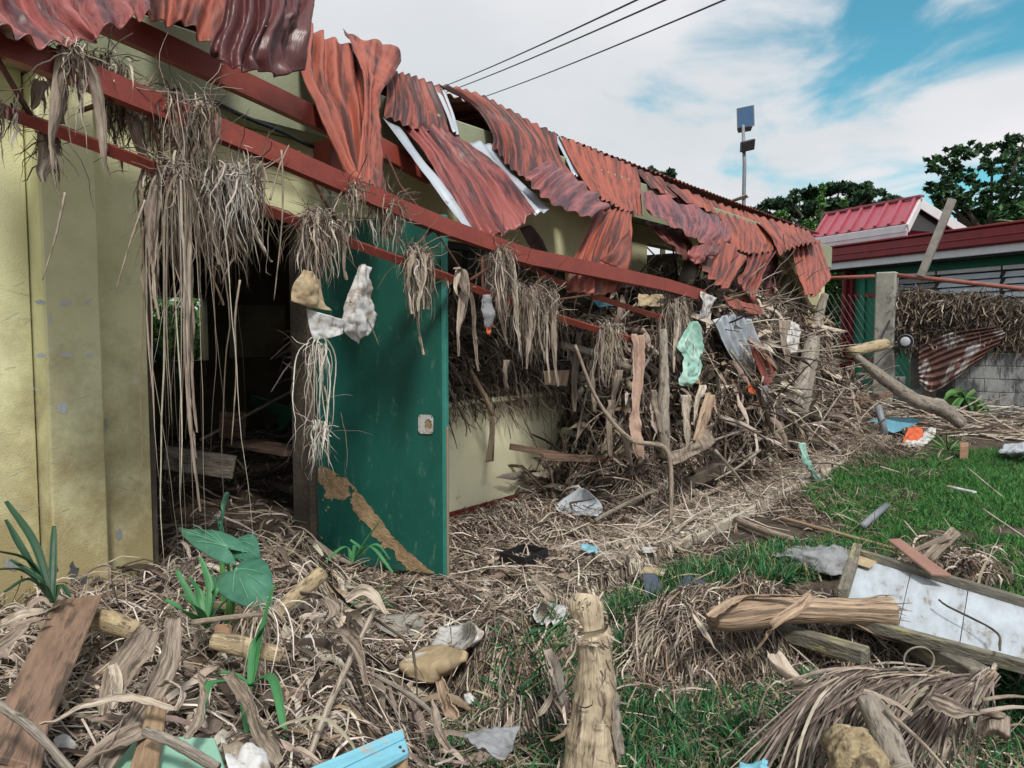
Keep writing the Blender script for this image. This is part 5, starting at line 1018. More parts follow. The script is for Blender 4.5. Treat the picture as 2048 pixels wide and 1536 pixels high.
for (x, y, w, l, lab) in ((1150, 700, 12, 130, 'hanging grey sheath near the left end of the heap'), (1178, 720, 10, 110, 'narrow hanging sheath behind the pinkish cloth'), (1215, 800, 12, 120, 'brown hanging sheath below the window corner'), (1300, 780, 10, 90, 'hanging sheath right of the pinkish cloth'), (1365, 790, 14, 110, 'pale hanging sheath in the lower middle of the heap'), (1400, 770, 10, 90, 'hanging sheath under the teal bag'), (1240, 850, 12, 85, 'short hanging sheath above the forked branch'), (1560, 640, 16, 90, 'golden brown sheath bundle near the white sheet'), (1010, 720, 8, 60, 'thin torn sheath resting over the window debris'), (1235, 740, 9, 120, 'long split sheath above the forked branch')):
    dx = rng2.uniform(-26, 26); hpatch('leaf_sheath', lab, 'dried leaf', [[(x, y), (x + w, y)], [(x - 4 + dx / 2, y + l * .4), (x + w + dx / 2, y + l * .4)], [(x + dx, y + l), (x + w * .7 + dx, y + l)]], 'leafdry' if rng2.random() < .6 else 'leafpale', .30, nu=10, nv=26, crumple=.012, cscale=9, fold=.03, jag=.05)
# boards by the window wall
beam('board', PY(1020, 893, -.35), PY(1150, 915, -.45), .02, .05, M['plank'], None, label='thin pinkish lath sticking out in front of the pale yellow wall', cat='board')
beam('board', PY(1085, 914, -.5), PY(1210, 918, -.6), .03, .06, M['plank'], None, label='thicker board end just below the thin lath by the pale wall', cat='board')
ppatch('bark_strip', [[(968, 800, -.02), (984, 808, -.04)], [(980, 850, -.02), (990, 850, -.04)], [(972, 925, -.02), (988, 922, -.04)]], 'stalk', 'reddish brown plank splinter hanging against the pale yellow wall', 'splinter', Y=-.12, nu=10, nv=30, crumple=.006)
tube('branch', [PY(940, 740, -.15), PY(968, 790, -.2), PY(985, 830, -.2)], [.018, .02, .02], M['stalk'], None, seg=12, rough=.3, n=8, label='bent brown stem over the sill above the hanging splinter', cat='branch')
beam('timber', G(1250, 1020, .1), PY(1440, 935, -1.15), .10, .12, M['barkdark'], None, bevel=.01, label='dark rotten timber lying slantwise at the corner of the heap', cat='timber')
patch('metal_scrap', [[G(1158, 973, .32), G(1172, 980, .32)], [G(1110, 1014, .16), G(1205, 1012, .18)], [G(1150, 1030, .14), G(1195, 1030, .16)]], M['whitebd'], None, nu=16, nv=16, crumple=.01, solid=.004, label='bent pale grey sheet lying near the red plinth', cat='metal sheet')

# right of the heap
tube('log', [PD(1700, 705, 11.2), PD(1770, 688, 11.6)], [.085, .09], M['yellowstem'], None, n=14, rough=.15, seg=10, label='pale sawn log end poking out beside the tall concrete post', cat='log')
tube('log', [PD(1712, 712, 10.9), PD(1760, 752, 11), PD(1830, 800, 11.1), PD(1880, 815, 11.2), PD(1925, 848, 11.2)], [.05, .085, .10, .12, .09], M['bark'], None, n=14, rough=.22, seg=34, label='long mossy tree trunk fallen across the gap in front of the block wall', cat='log')
beam('board', PD(1720, 802, 11), PD(1785, 786, 11.6), .03, .09, M['plank'], None, label='short brown board wedged between the heap and the concrete post', cat='board')
tube('pipe', [PD(1756, 812, 11), PD(1770, 868, 10.9)], .05, M['greymetal'], None, n=10, label='short grey pipe stub standing beside the blue sheet', cat='pipe')
patch('blue_sheet', [[PD(1738, 838, 11.3), PD(1800, 834, 11.4), PD(1842, 840, 11.4)], [PD(1765, 850, 11.1), PD(1800, 852, 11.1), PD(1828, 850, 11.1)], [PD(1770, 860, 11), PD(1790, 864, 11), PD(1810, 856, 11)]], M['bluesh'], None, nu=22, nv=16, crumple=.02, label='bent blue plastic sheet at the foot of the concrete post', cat='plastic sheet')
patch('orange_cloth', [[PD(1818, 852, 10.9), PD(1838, 852, 10.9)], [PD(1812, 866, 10.7), PD(1848, 866, 10.7)], [PD(1805, 884, 10.5), PD(1835, 888, 10.5)]], M['orange'], None, nu=20, nv=20, crumple=.03, cscale=7, label='crumpled orange cloth in front of the blue sheet', cat='cloth')
patch('white_cloth', [[PD(1850, 858, 10.8), PD(1872, 852, 10.8)], [PD(1835, 880, 10.5), PD(1868, 870, 10.5)], [PD(1780, 888, 10.3), PD(1842, 895, 10.2)]], M['paper'], None, nu=24, nv=20, crumple=.03, cscale=7, label='dirty white cloth bunched beside the orange cloth', cat='cloth')
patch('grey_sheet', [[PZ(2010, 885, .18), PZ(2060, 880, .25)], [PZ(1995, 905, .1), PZ(2060, 905, .2)], [PZ(2005, 912, .05), PZ(2060, 915, .05)]], M['whitebd'], None, nu=20, nv=16, crumple=.03, cscale=5, label='pale bluish sheet lying at the right edge behind the lawn', cat='plastic sheet')
slab('brick', [PZ(1920, 893, .2), PZ(1937, 892, .2), PZ(1937, 884, .2), PZ(1920, 885, .2)], .16, M['brick'], None, label='orange brick standing in the debris at the edge of the lawn', cat='brick')
blades('weed', PZ(1895, 905, 0), 30, .38, .02, 'bush', 'tuft of bluish green weed at the back edge of the lawn', 'plant')
beam('plastic_strip', PZ(1895, 973, .10), PZ(1950, 985, .10), .05, .02, M['paper'], None, label='white plastic strip lying on the lawn', cat='plastic strip')
tube('pipe', [PZ(1725, 1052, .06), PZ(1772, 1012, .08)], .03, M['greymetal'], None, n=8, label='grey pipe half buried in the lawn', cat='pipe')
for (a, b, lab) in (((1935, 936), (2003, 992), 'thin pale reed lying on the back of the lawn'), ((1965, 1018), (2060, 1082), 'pale reed at the right edge of the lawn'), ((1808, 1042), (1842, 1082), 'short thin reed sticking out of the lawn beside the bundle of canes'), ((1760, 933), (1800, 945), 'short pale stem at the near corner of the lawn')):
    tube('reed', [PZ(a[0], a[1], .16), PZ(b[0], b[1], .10)], [.008, .006], M['leafpale'], None, n=5, seg=6, rough=.3, label=lab, cat='reed')

# ================================================================== MIDDLE GROUND THINGS
def gp(px, py, z=.0): 
    p = G(px, py, z); p[2] = gz(p[0], p[1]) + z; return p
def gtube(name, label, cat, pts, r, m, z=.04, **kw): return tube(name, [G(a, b, z) for a, b in pts], r, M[m], None, label=label, cat=cat, **kw)
gtube('cane', 'thick pale bamboo cane lying at the corner of the path', 'cane', [(1472, 1040), (1530, 1062), (1592, 1082)], .028, 'stick', .06, rough=.1, seg=12)
gtube('cane', 'straight pale cane slanting across the slabs by the heap foot', 'cane', [(1345, 1020), (1420, 985), (1465, 965)], .018, 'stick', .12, rough=.2, seg=12)
beam('lath', G(1562, 1035, .05), G(1790, 1098, .03), .04, .02, M['rawwood'], None, label='long thin wooden lath lying from the mud into the grass', cat='lath')
gtube('cane', 'long cane propped against the near corner of the heap pile', 'cane', [(1190, 1040), (1300, 985), (1400, 960)], .014, 'bark', .15, rough=.3, seg=14)
gtube('cane', 'dark cane resting across the middle of the path', 'cane', [(1440, 1010), (1380, 1040), (1350, 1065)], .015, 'bark', .12, rough=.3, seg=10)
for k, (a, b, z, r) in enumerate((((1255, 1080), (1330, 1060), .03, .01), ((1300, 1110), (1190, 1095), .03, .008), ((940, 1110), (1010, 1085), .1, .02), ((1060, 1180), (1110, 1120), .03, .007), ((1000, 1240), (1010, 1180), .05, .012), ((880, 1235), (915, 1205), .05, .012))):
    gtube('stick', ['pale stick on the middle slab', 'thin straight stem right of the blue scrap', 'orange brown lath left of the black crate', 'thin stem between the black crate and the dark panels', 'forked pale stick above the white paper', 'bent pale stick beside the white paper'][k], 'stick', [a, b], r, 'stick', z, rough=.3, seg=6, n=6)
def gpatch(name, label, cat, rows, m, z=.04, **kw): return patch(name, [[G(*(q + (z,) if len(q) == 2 else q)) for q in r] for r in rows], M[m], None, label=label, cat=cat, **kw)
gpatch('paper', 'flat bluish white sheet of paper lying left of the shaggy mound', 'paper', [[(878, 1252), (922, 1247), (940, 1244), (966, 1262)], [(872, 1272), (920, 1272), (945, 1278), (962, 1278)], [(862, 1292), (900, 1292), (920, 1300), (944, 1294)]], 'paper', .15, nu=16, nv=12, smooth=False, crumple=.010, cscale=8, solid=.002)
gpatch('cushion', 'muddy beige torn cushion lying below the white paper', 'cushion', [[(815, 1312, .12), (870, 1292, .16), (932, 1303, .16)], [(800, 1330, .15), (860, 1325, .20), (925, 1325, .17)], [(812, 1346, .12), (850, 1365, .13), (892, 1352, .12)]], 'card', .1, nu=26, nv=20, crumple=.006, cscale=10, solid=.02)
gpatch('paper', 'dull grey slab of paper pressed into the mud left of the white paper', 'paper', [[(765, 1228), (850, 1225)], [(752, 1250), (845, 1258)], [(790, 1272), (830, 1268)]], 'conc', .11, nu=16, nv=12, crumple=.005, solid=.003)
gpatch('paper', 'small white paper scrap on the path right of the door', 'paper', [[(965, 1152), (975, 1158)], [(962, 1166), (988, 1168)]], 'paper', .11, nu=10, nv=10, crumple=.01, solid=.002)
gpatch('paper', 'flat white scrap below the small white scrap', 'paper', [[(955, 1186), (985, 1180)], [(962, 1196), (998, 1190)]], 'paper', .10, nu=10, nv=8, crumple=.005, solid=.002)
gpatch('plastic_bag', 'white plastic bag behind the stump', 'plastic bag', [[(1095, 1208), (1125, 1206)], [(1078, 1222), (1132, 1220)], [(1068, 1240), (1128, 1238)]], 'paper', .18, nu=22, nv=18, crumple=.03, cscale=9, solid=.002)
gpatch('plastic_scrap', 'bright blue plastic scrap on the path', 'plastic scrap', [[(1165, 1082), (1190, 1084)], [(1160, 1098), (1196, 1100)]], 'bluebd', .14, nu=14, nv=12, crumple=.03, cscale=10, solid=.002)
gpatch('paper', 'pale bluish paper piece on the path right of the blue scrap', 'paper', [[(1282, 1092), (1315, 1094)], [(1286, 1104), (1310, 1104)]], 'paper', .12, nu=8, nv=8, crumple=.005, solid=.002)
ct = thing('plastic_crate', 'small black plastic crate half buried in debris right of the door', 'crate', gp(1048, 1140))
p = gp(1048, 1150) + np.array([0, 0, .06])
for (x0, x1, y0, y1, z0, z1) in ((-.13, .13, -.10, -.09, 0, .10), (-.13, .13, .09, .10, 0, .10), (-.13, -.12, -.089, .089, 0, .10), (.12, .13, -.089, .089, 0, .10), (-.119, .119, -.089, .089, 0, .01)):
    mobj('crate_side', np.array(boxv(x0, x1, y0, y1, z0, z1)) + p, BF, M['black'], ct)
for z in (.035, .07): mobj('crate_rib', np.array(boxv(-.135, .135, -.106, -.101, z, z + .008)) + p, BF, M['black'], ct)
slab('panel', [PD(1290, 1192, 4.3), PD(1330, 1190, 4.3), PD(1312, 1146, 4.42), PD(1284, 1145, 4.42)], .012, M['slate'], None, label='upright dark blue grey panel in the grass', cat='panel')
slab('panel', [PD(1345, 1186, 4.3), PD(1410, 1184, 4.3), PD(1420, 1166, 4.4), PD(1372, 1148, 4.5)], .012, M['slate'], None, label='triangular dark blue grey panel right of the upright one', cat='panel')
gpatch('cardboard', 'pale curled cardboard piece behind the dark panels', 'cardboard', [[(1290, 1130), (1335, 1135)], [(1278, 1146), (1325, 1150)]], 'card', .10, nu=14, nv=10, crumple=.01)
gpatch('sack', 'long grey mud stained sack lying on the grass behind the white board', 'sack', [[(1580, 1096, .03), (1630, 1090, .03), (1690, 1092, .03), (1760, 1108, .03)], [(1550, 1108, .10), (1615, 1100, .16), (1680, 1105, .15), (1750, 1122, .06)], [(1530, 1125, .02), (1600, 1135, .06), (1670, 1148, .06), (1690, 1150, .02)]], 'greysack', .03, nu=40, nv=24, crumple=.025, cscale=6, solid=.004)

# ------------------------------------------------------------------ white board with timber frame
pa, pb_ = PZ(1712, 1112, .30), PZ(2230, 1268, .26); pc, pd = PZ(2230, 1390, .28), PZ(1672, 1240, .26)
bt = thing('framed_board', 'muddy white plywood panel in a mossy timber frame lying on the debris', 'board', (pa + pc) / 2)
def lerp(a, b, t): return a * (1 - t) + b * t
sl_ = [0, .26, .50, .75, 1.0]
for k in range(4):
    a, b = sl_[k] + .002, sl_[k + 1] - .002; slab('board_panel', [lerp(pd, pc, a), lerp(pd, pc, b), lerp(pa, pb_, b), lerp(pa, pb_, a)], .008, M['whitebd'], bt, bevel=0)
u_ = np.array([0, 0, .022]); ex = unit(pb_ - pa) * .03
beam('frame_rail', pa - ex + u_, pb_ + u_, .035, .045, M['timber'], bt); beam('frame_rail', pd - ex + u_ * .6, pc + u_ * .6, .04, .05, M['timber'], bt)
beam('frame_rail', lerp(pa, pd, -.08) + u_ * 1.2, lerp(pa, pd, .72) + u_ * 1.2, .05, .05, M['timber'], bt)
mobj('torn_ply', np.array([lerp(pa, pd, .1) + (.03, 0, .03), lerp(lerp(pa, pb_, .12), pd, .1) + (0, 0, .035), lerp(lerp(pa, pb_, .1), pd, .2) + (0, 0, .02), lerp(pa, pd, .25) + (.05, 0, .02)]), [(0, 1, 2, 3)], M['card'], bt, solid=.004)
beam('timber', PZ(1560, 1262, .20), PZ(1733, 1312, .22), .07, .065, M['timber'], None, bevel=.006, label='square weathered timber ending below the banana stem', cat='timber')
beam('timber', PZ(1810, 1275, .18), PZ(1962, 1358, .24), .085, .085, M['timber'], None, bevel=.006, label='square mossy timber sticking out from under the white board', cat='timber')
beam('timber', PZ(1590, 1292, .12), PZ(1700, 1315, .14), .05, .05, M['barkdark'], None, bevel=.006, label='thin dark timber under the square weathered one', cat='timber')
slab('plank', [PZ(1775, 1078, .42), PZ(1800, 1076, .42), PZ(1905, 1150, .36), PZ(1862, 1146, .36)], .015, M['plankred'], None, label='smooth reddish brown plank resting on the edge of the white board', cat='plank')
tube('branch', [PZ(2000, 1300, .34), PZ(1990, 1262, .34), PZ(1900, 1215, .33), PZ(1878, 1200, .33)], .005, M['barkdark'], None, n=5, seg=18, rough=.4, label='thin dark twig lying across the white board', cat='twig')
# canes clump
for k, (a, b) in enumerate((((1835, 1128), (1905, 1060)), ((1810, 1110), (1900, 1072)), ((1860, 1120), (1915, 1066)))):
    tube('cane', [PZ(a[0], a[1], .25), PZ(b[0], b[1], .38)], [.016, .02], M['stick'], None, n=8, seg=10, rough=.2, label=['thickest of three canes in the debris bundle on the lawn', 'lowest of three canes in the debris bundle on the lawn', 'rightmost of three canes in the debris bundle on the lawn'][k], cat='cane', group='canes bundled on the lawn')
c = PZ(1895, 1130, .1); sb = SB(); n = 900; P = c + rng.normal(size=(n, 3)) * np.array([.13, .13, .05]); P[:, 2] = np.abs(P[:, 2]) + .02; D = rng.normal(size=P.shape); D[:, 2] += .5
sb.st(P, D, rng.uniform(.08, .3, n), rng.uniform(.004, .016, n), 'dry', 6, .35, .2); sb.build('debris_clump', None, None, label='tuft of dead leaves around the cane bundle on the lawn', cat='debris clump')

# ------------------------------------------------------------------ banana stem log
Lg = [PZ(1425, 1238, .34), PZ(1480, 1232, .34), PZ(1590, 1220, .33), PZ(1700, 1222, .33), PZ(1782, 1225, .33)]
lt = thing('banana_stem', 'thick peeled dry banana stem lying across the shaggy mound', 'log', Lg[2])
V, Fq, UV = tubegeo(Lg, [.060, .085, .072, .068, .085], 26, seg=60, rough=.16, flat=.8); mobj('stem_body', V, Fq, M['stalk'], lt, smooth=True, uv=UV)
for k in range(20):      # frayed end
    a = Lg[-2] + unit(rng.normal(size=3)) * .05; dr = unit(Lg[-1] - Lg[-2]); e = Lg[-1] + dr * rng.uniform(.0, .06) + rng.normal(size=3) * .045
    V, Fq, UV = tubegeo([a, lerp(a, e, .6) + rng.normal(size=3) * .012, e], [.016, .012, .003], 5, seg=8, flat=.35); mobj('frayed_fibre', V, Fq, M['stalk'], lt, smooth=True, uv=UV)
def leafstrip(name, label, pts, w, m, seg=40, twist=1.5, seed=0, parent=None, crumple=.006, cat='dried leaf', curl=.3, th0=0):
    P = catm(np.array(pts), seg); T = unit(np.gradient(P, axis=0)); S0 = unit(np.cross(T, np.array([0, 0, 1.]))); U0 = np.cross(S0, T); rows = []
    for k in range(seg):
        t = k / (seg - 1); th = th0 + twist * math.sin(2.4 * t + seed); hw = w * (.25 + .75 * math.sin(math.pi * min(.1 + .85 * t, 1)) ** .6) / 2; e = S0[k] * math.cos(th) + U0[k] * math.sin(th); nn_ = np.cross(e, T[k])
        rows.append([P[k] - e * hw + nn_ * hw * curl, P[k] - e * hw * .5, P[k], P[k] + e * hw * .5, P[k] + e * hw + nn_ * hw * curl])
    return patch(name, rows, M[m], parent, nu=9, nv=seg + 10, crumple=crumple, cscale=16, seed=seed, solid=.0015, **({'label': label, 'cat': cat} if label else {}))
leafstrip('outer_sheath', None, [PZ(1420, 1236, .42), PZ(1480, 1200, .42), PZ(1540, 1196, .42), PZ(1605, 1196, .42)], .07, 'stalk', parent=lt, twist=.4)
leafstrip('dry_leaf', 'folded brown leaf strap hanging over the banana stem', [PZ(1620, 1190, .45), PZ(1600, 1215, .45), PZ(1555, 1248, .42), PZ(1535, 1278, .36), PZ(1500, 1322, .28)], .055, 'stalk', twist=.8, seed=2)
leafstrip('dry_leaf', 'pale pointed leaf standing at the left end of the banana stem', [PZ(1368, 1204, .42), PZ(1385, 1235, .36), PZ(1415, 1280, .3), PZ(1452, 1330, .2)], .05, 'leafpale', twist=.6, seed=1)

# ------------------------------------------------------------------ stump
sbase = PZ(1175, 1640, .0); stp = PZ(1182, 1290, 0.52)
dS = 2.42
def S3(px, py, d=0): return PD(px, py, dS + d)
stt = thing('tree_stump', 'tall rotten tree stump standing in the grass in the foreground', 'tree stump', [*S3(1180, 1560)[:2], 0])
V, Fq, UV = tubegeo([S3(1172, 1680), S3(1175, 1560), S3(1182, 1470), S3(1190, 1370), S3(1188, 1285), S3(1184, 1268)], [.104, .092, .080, .066, .058, .061], 64, seg=150, rough=.22, flat=.95); mobj('trunk', V, Fq, M['stumpwood'], stt, smooth=True, uv=UV)
V, Fq, UV = tubegeo([S3(1182, 1285, .05), S3(1176, 1240, .06), S3(1172, 1205, .07), S3(1174, 1190, .08)], [.055, .058, .056, .040], 30, seg=30, rough=.38, flat=.6); mobj('splintered_top', V, Fq, M['stumpwood'], stt, smooth=True, uv=UV)
n = 120; th = rng.uniform(0, 6.28, n); c = S3(1176, 1215, .07); P = c + np.stack([np.cos(th) * .045, np.sin(th) * .03, rng.uniform(-.06, .03, n)], 1); D = np.stack([np.cos(th) * .3, np.sin(th) * .3, np.ones(n)], 1) + rng.normal(size=(n, 3)) * .15
sb = SB(); sb.st(P, D, rng.uniform(.015, .045, n), rng.uniform(.003, .008, n), 'pale', 4, .2, .15)
th = rng.uniform(0, 6.28, 160); c = S3(1184, 1272); P = c + np.stack([np.cos(th) * .056, np.sin(th) * .056, rng.uniform(-.01, .01, 160)], 1); D = np.stack([np.cos(th + 1.5), np.sin(th + 1.5), rng.uniform(-.1, .2, 160)], 1)
sb.st(P, D, rng.uniform(.02, .05, 160), rng.uniform(.004, .009, 160), 'pale', 4, .1, .2)
n = 110; th = rng.uniform(0, 6.28, n); hgt = rng.uniform(0, .5, n); c = S3(1176, 1560); rad = np.interp(hgt, [0, .5], [.10, .06]); P = np.stack([c[0] + np.cos(th) * rad, c[1] + np.sin(th) * rad, c[2] + hgt], 1); D = np.stack([np.cos(th) * .5, np.sin(th) * .5, -np.ones(n)], 1) + rng.normal(size=(n, 3)) * .3
sb.st(P, D, rng.uniform(.02, .09, n), rng.uniform(.003, .012, n), 'dry', 5, .1, .3)
sb.build('wood_fibres', None, stt, kind='stuff')
patch('loose_bark', [[S3(1224, 1360, -.02), S3(1232, 1380, 0)], [S3(1228, 1440, -.05), S3(1246, 1450, .0)], [S3(1236, 1530, -.06), S3(1250, 1500, 0)]], M['bark'], stt, nu=14, nv=30, crumple=.012, cscale=14, jag=.05, solid=.006)

# ================================================================== LEFT FOREGROUND THINGS
slab('plank', [PD(-40, 1500, 1.75), PD(70, 1530, 1.78), PD(206, 1188, 2.75), PD(112, 1200, 2.72)], .02, M['plank'], None, label='wide brown plank slanting up against the left column', cat='plank', bevel=.003)
slab('plank', [PD(-60, 1640, 1.62), PD(62, 1640, 1.62), PD(98, 1440, 1.92), PD(-40, 1440, 1.90)], .015, M['plank'], None, label='second brown plank in the bottom left corner under the dark stick', cat='plank', bevel=.003)
tube('stick', [PD(-20, 1398, 1.72), PD(60, 1455, 1.66), PD(150, 1550, 1.62)], [.010, .010, .009], M['bark'], None, n=8, seg=16, rough=.3, label='dark stick lying over the brown plank in the bottom left corner', cat='stick')
tube('stick', [PD(290, 1462, 1.78), PD(360, 1492, 1.75), PD(435, 1536, 1.7)], [.012, .013, .012], M['bark'], None, n=8, seg=16, rough=.3, label='thick brown stick lying over the mint green board', cat='stick')
slab('board', [PD(215, 1560, 1.74), PD(460, 1560, 1.76), PD(430, 1475, 1.95), PD(250, 1468, 1.95)], .01, M['mint'], None, label='mint green board at the bottom of the left pile', cat='board')
slab('plank', [PD(245, 1580, 1.66), PD(310, 1580, 1.66), PD(335, 1395, 2.02), PD(300, 1395, 2.02)], .018, M['rawwood'], None, label='rough orange brown plank standing up over the mint board', cat='plank')
patch('plastic_bag', [[PD(440, 1478, 1.80), PD(490, 1486, 1.78), PD(515, 1500, 1.78)], [PD(452, 1515, 1.7), PD(500, 1515, 1.68), PD(545, 1530, 1.7)], [PD(460, 1560, 1.62), PD(500, 1560, 1.6), PD(560, 1560, 1.62)]], M['paper'], None, nu=28, nv=24, crumple=.02, cscale=10, solid=.002, label='crumpled white plastic at the bottom beside the mint board', cat='plastic bag')
bb_ = thing('blue_bench', 'chipped light blue painted wooden frame at the bottom centre', 'furniture piece', PD(700, 1500, 1.9))
q0, q1, q2, q3 = PD(560, 1560, 1.72), PD(806, 1454, 2.0), PD(818, 1502, 1.92), PD(640, 1600, 1.66)
m0, m1 = lerp(q0, q3, .45), lerp(q1, q2, .42)
slab('top_slat', [q0, lerp(q0, q3, .42), lerp(q1, q2, .40), q1], .02, M['bluebd'], bb_); slab('front_slat', [m0 - (0, 0, .002), q3, q2, m1 - (0, 0, .002)], .02, M['bluebd'], bb_)
beam('bench_leg', PD(800, 1512, 1.93), PD(806, 1600, 1.9), .035, .03, M['rawwood'], bb_); 
for (a, b) in ((.92, .7), (.94, .9)): 
    p = lerp(lerp(q0, q1, a), lerp(q3, q2, a), b); V, Fq, UV = tubegeo([p - (0, 0, .002), p + (0, 0, .002)], .004, 8); mobj('nail', V, Fq, M['rustrod'], bb_)
def dtube(name, label, cat, pts, r, m, **kw): return tube(name, [PD(*p) for p in pts], r, M[m], None, label=label, cat=cat, **kw)
dtube('bamboo_pole', 'straight pale bamboo cane leaning across the left pile', 'cane', [(615, 1525, 1.95), (650, 1430, 2.2), (700, 1320, 2.55), (748, 1222, 2.9)], [.009, .010, .010, .009], 'leafpale', n=8, seg=20, rough=.1)
dtube('bamboo_log', 'short thick bamboo section leaning at the door sill', 'cane', [(545, 1232, 3.05), (590, 1192, 3.2), (642, 1148, 3.35)], [.030, .033, .036], 'yellowstem', n=14, seg=16, rough=.06)
dtube('stem_log', 'smooth yellow stem lying right of the wide brown plank', 'log', [(180, 1236, 2.75), (220, 1245, 2.7), (272, 1262, 2.6)], [.035, .042, .032], 'yellowstem', n=16, seg=14, rough=.06)
dtube('stem_log', 'smooth yellow stem lying in the middle of the left pile', 'log', [(425, 1280, 2.5), (480, 1292, 2.5), (565, 1312, 2.5)], [.028, .034, .026], 'yellowstem', n=16, seg=14, rough=.06)
dtube('stick', 'thin pale forked stick lying level below the taro leaves', 'stick', [(385, 1245, 2.45), (450, 1236, 2.45), (525, 1228, 2.5)], [.009, .008, .008], 'stick', n=8, seg=12, rough=.25)
slab('brick', [PD(430, 1268, 2.55), PD(462, 1268, 2.55), PD(464, 1246, 2.65), PD(428, 1247, 2.65)], .05, M['brick'], None, bevel=.008, label='broken brown brick in the left pile under the taro plant', cat='brick')
dtube('stick', 'dark twig in the right part of the left pile', 'stick', [(695, 1225, 2.9), (700, 1310, 2.7), (735, 1420, 2.4)], [.006, .005, .004], 'barkdark', n=6, seg=14, rough=.3)
dtube('stick', 'dark curved twig running over the muddy cushion', 'stick', [(745, 1235, 2.95), (815, 1285, 2.9), (830, 1330, 2.8), (835, 1400, 2.7)], [.006, .005, .005, .003], 'barkdark', n=6, seg=18, rough=.3)
dtube('stick', 'grey cane lying below the muddy cushion', 'stick', [(750, 1350, 2.65), (820, 1390, 2.6), (880, 1440, 2.5)], [.008, .010, .008], 'bark', n=6, seg=14, rough=.3)
dtube('stick', 'thin dark vine lying on the path right of the door foot', 'stick', [(900, 1160, 3.9), (930, 1190, 3.7), (970, 1215, 3.55), (1000, 1235, 3.45)], [.006, .005, .005, .003], 'barkdark', n=6, seg=18, rough=.3)
# large dry leaves of the left pile
LF = [((345, 1240, 2.35), (330, 1330, 2.15), (270, 1430, 1.95), (200, 1540, 1.7), .075, 'leafdry', 'long upright split leaf running down the middle of the left pile'),
      ((300, 1260, 2.4), (280, 1290, 2.3), (240, 1350, 2.15), (215, 1430, 1.95), .09, 'leafdry', 'broad folded leaf left of the long split leaf'),
      ((290, 1460, 1.88), (240, 1490, 1.8), (180, 1530, 1.72), (120, 1580, 1.65), .08, 'leafdry', 'wide ribbed leaf running to the bottom left edge'),
      ((80, 1455, 1.78), (170, 1415, 1.84), (260, 1398, 1.88), (350, 1420, 1.86), .028, 'leafpale', 'narrow arched leaf crossing the left pile near the bottom'),
      ((350, 1425, 1.86), (362, 1390, 1.92), (340, 1365, 1.98), (318, 1370, 2.0), .025, 'leafpale', 'small curled leaf end looping above the orange brown plank'),
      ((0, 1250, 2.55), (40, 1235, 2.55), (90, 1225, 2.6), (120, 1215, 2.65), .06, 'leafpale', 'pale leaf at the far left beside the wide brown plank'),
      ((-10, 1300, 2.3), (30, 1275, 2.35), (60, 1250, 2.4), (100, 1240, 2.45), .05, 'leafdry', 'grey leaf lying just under the pale leaf at the far left'),
      ((225, 1330, 2.15), (230, 1360, 2.1), (228, 1390, 2.02), (222, 1420, 1.95), .04, 'leafpale', 'short pale leaf standing on edge in the left pile'),
      ((540, 1200, 2.75), (555, 1235, 2.65), (575, 1262, 2.6), (570, 1280, 2.5), .06, 'leafpale', 'whitish wrinkled leaf next to the bamboo section'),
      ((600, 1190, 2.95), (650, 1200, 2.9), (670, 1230, 2.8), (640, 1260, 2.7), .05, 'leafdry', 'curled grey leaf at the top of the right end of the left pile'),
      ((650, 1265, 2.6), (690, 1270, 2.6), (720, 1300, 2.5), (735, 1370, 2.35), .045, 'leafdry', 'leaf bending down over the right edge of the left pile'),
      ((455, 1345, 2.2), (500, 1400, 2.05), (520, 1460, 1.95), (560, 1530, 1.8), .05, 'leafdry', 'leaf sloping down towards the blue bench piece'),
      ((690, 1200, 2.85), (720, 1180, 2.9), (745, 1190, 2.9), (770, 1230, 2.85), .045, 'leafpale', 'pale arched leaf at the top right of the left pile'),
      ((375, 1480, 1.8), (400, 1440, 1.9), (410, 1390, 2.0), (400, 1340, 2.1), .035, 'leafdry', 'narrow dry leaf beside the mint board'),
      ((1095, 1300, 2.75), (1110, 1340, 2.7), (1118, 1390, 2.6), (1132, 1430, 2.55), .05, 'leafpale', 'pale pinkish leaf hanging down the mound left of the stump'),
      ((1085, 1300, 2.75), (1100, 1380, 2.65), (1085, 1420, 2.6), (1075, 1440, 2.6), .03, 'leafpale', 'narrow leaf hanging beside the pinkish one on the mound'),
      ((1055, 1150, 3.6), (1075, 1170, 3.5), (1100, 1195, 3.4), (1112, 1200, 3.35), .05, 'leafdry', 'twisted brown leaf lying behind the stump mound'),
      ((860, 1400, 2.4), (870, 1430, 2.35), (880, 1470, 2.25), (900, 1500, 2.2), .03, 'leafdry', 'curled leaf above the grass left of the stump'),
      ((880, 1360, 2.55), (895, 1400, 2.45), (900, 1420, 2.4), (915, 1440, 2.35), .05, 'stalk', 'reddish brown leaf below the muddy cushion'),
      ((1860, 1400, 2.0), (1900, 1420, 1.95), (1950, 1430, 1.95), (2010, 1440, 1.95), .07, 'leafdry', 'brown leaf with rolled edges near the right corner')]
for k, (a, b, c, d, w, m, lab) in enumerate(LF): leafstrip('dry_leaf', lab, [PD(*a), PD(*b), PD(*c), PD(*d)], w, m, twist=.9, seed=k * .9, th0=rng2.uniform(-.5, .5), crumple=.007)
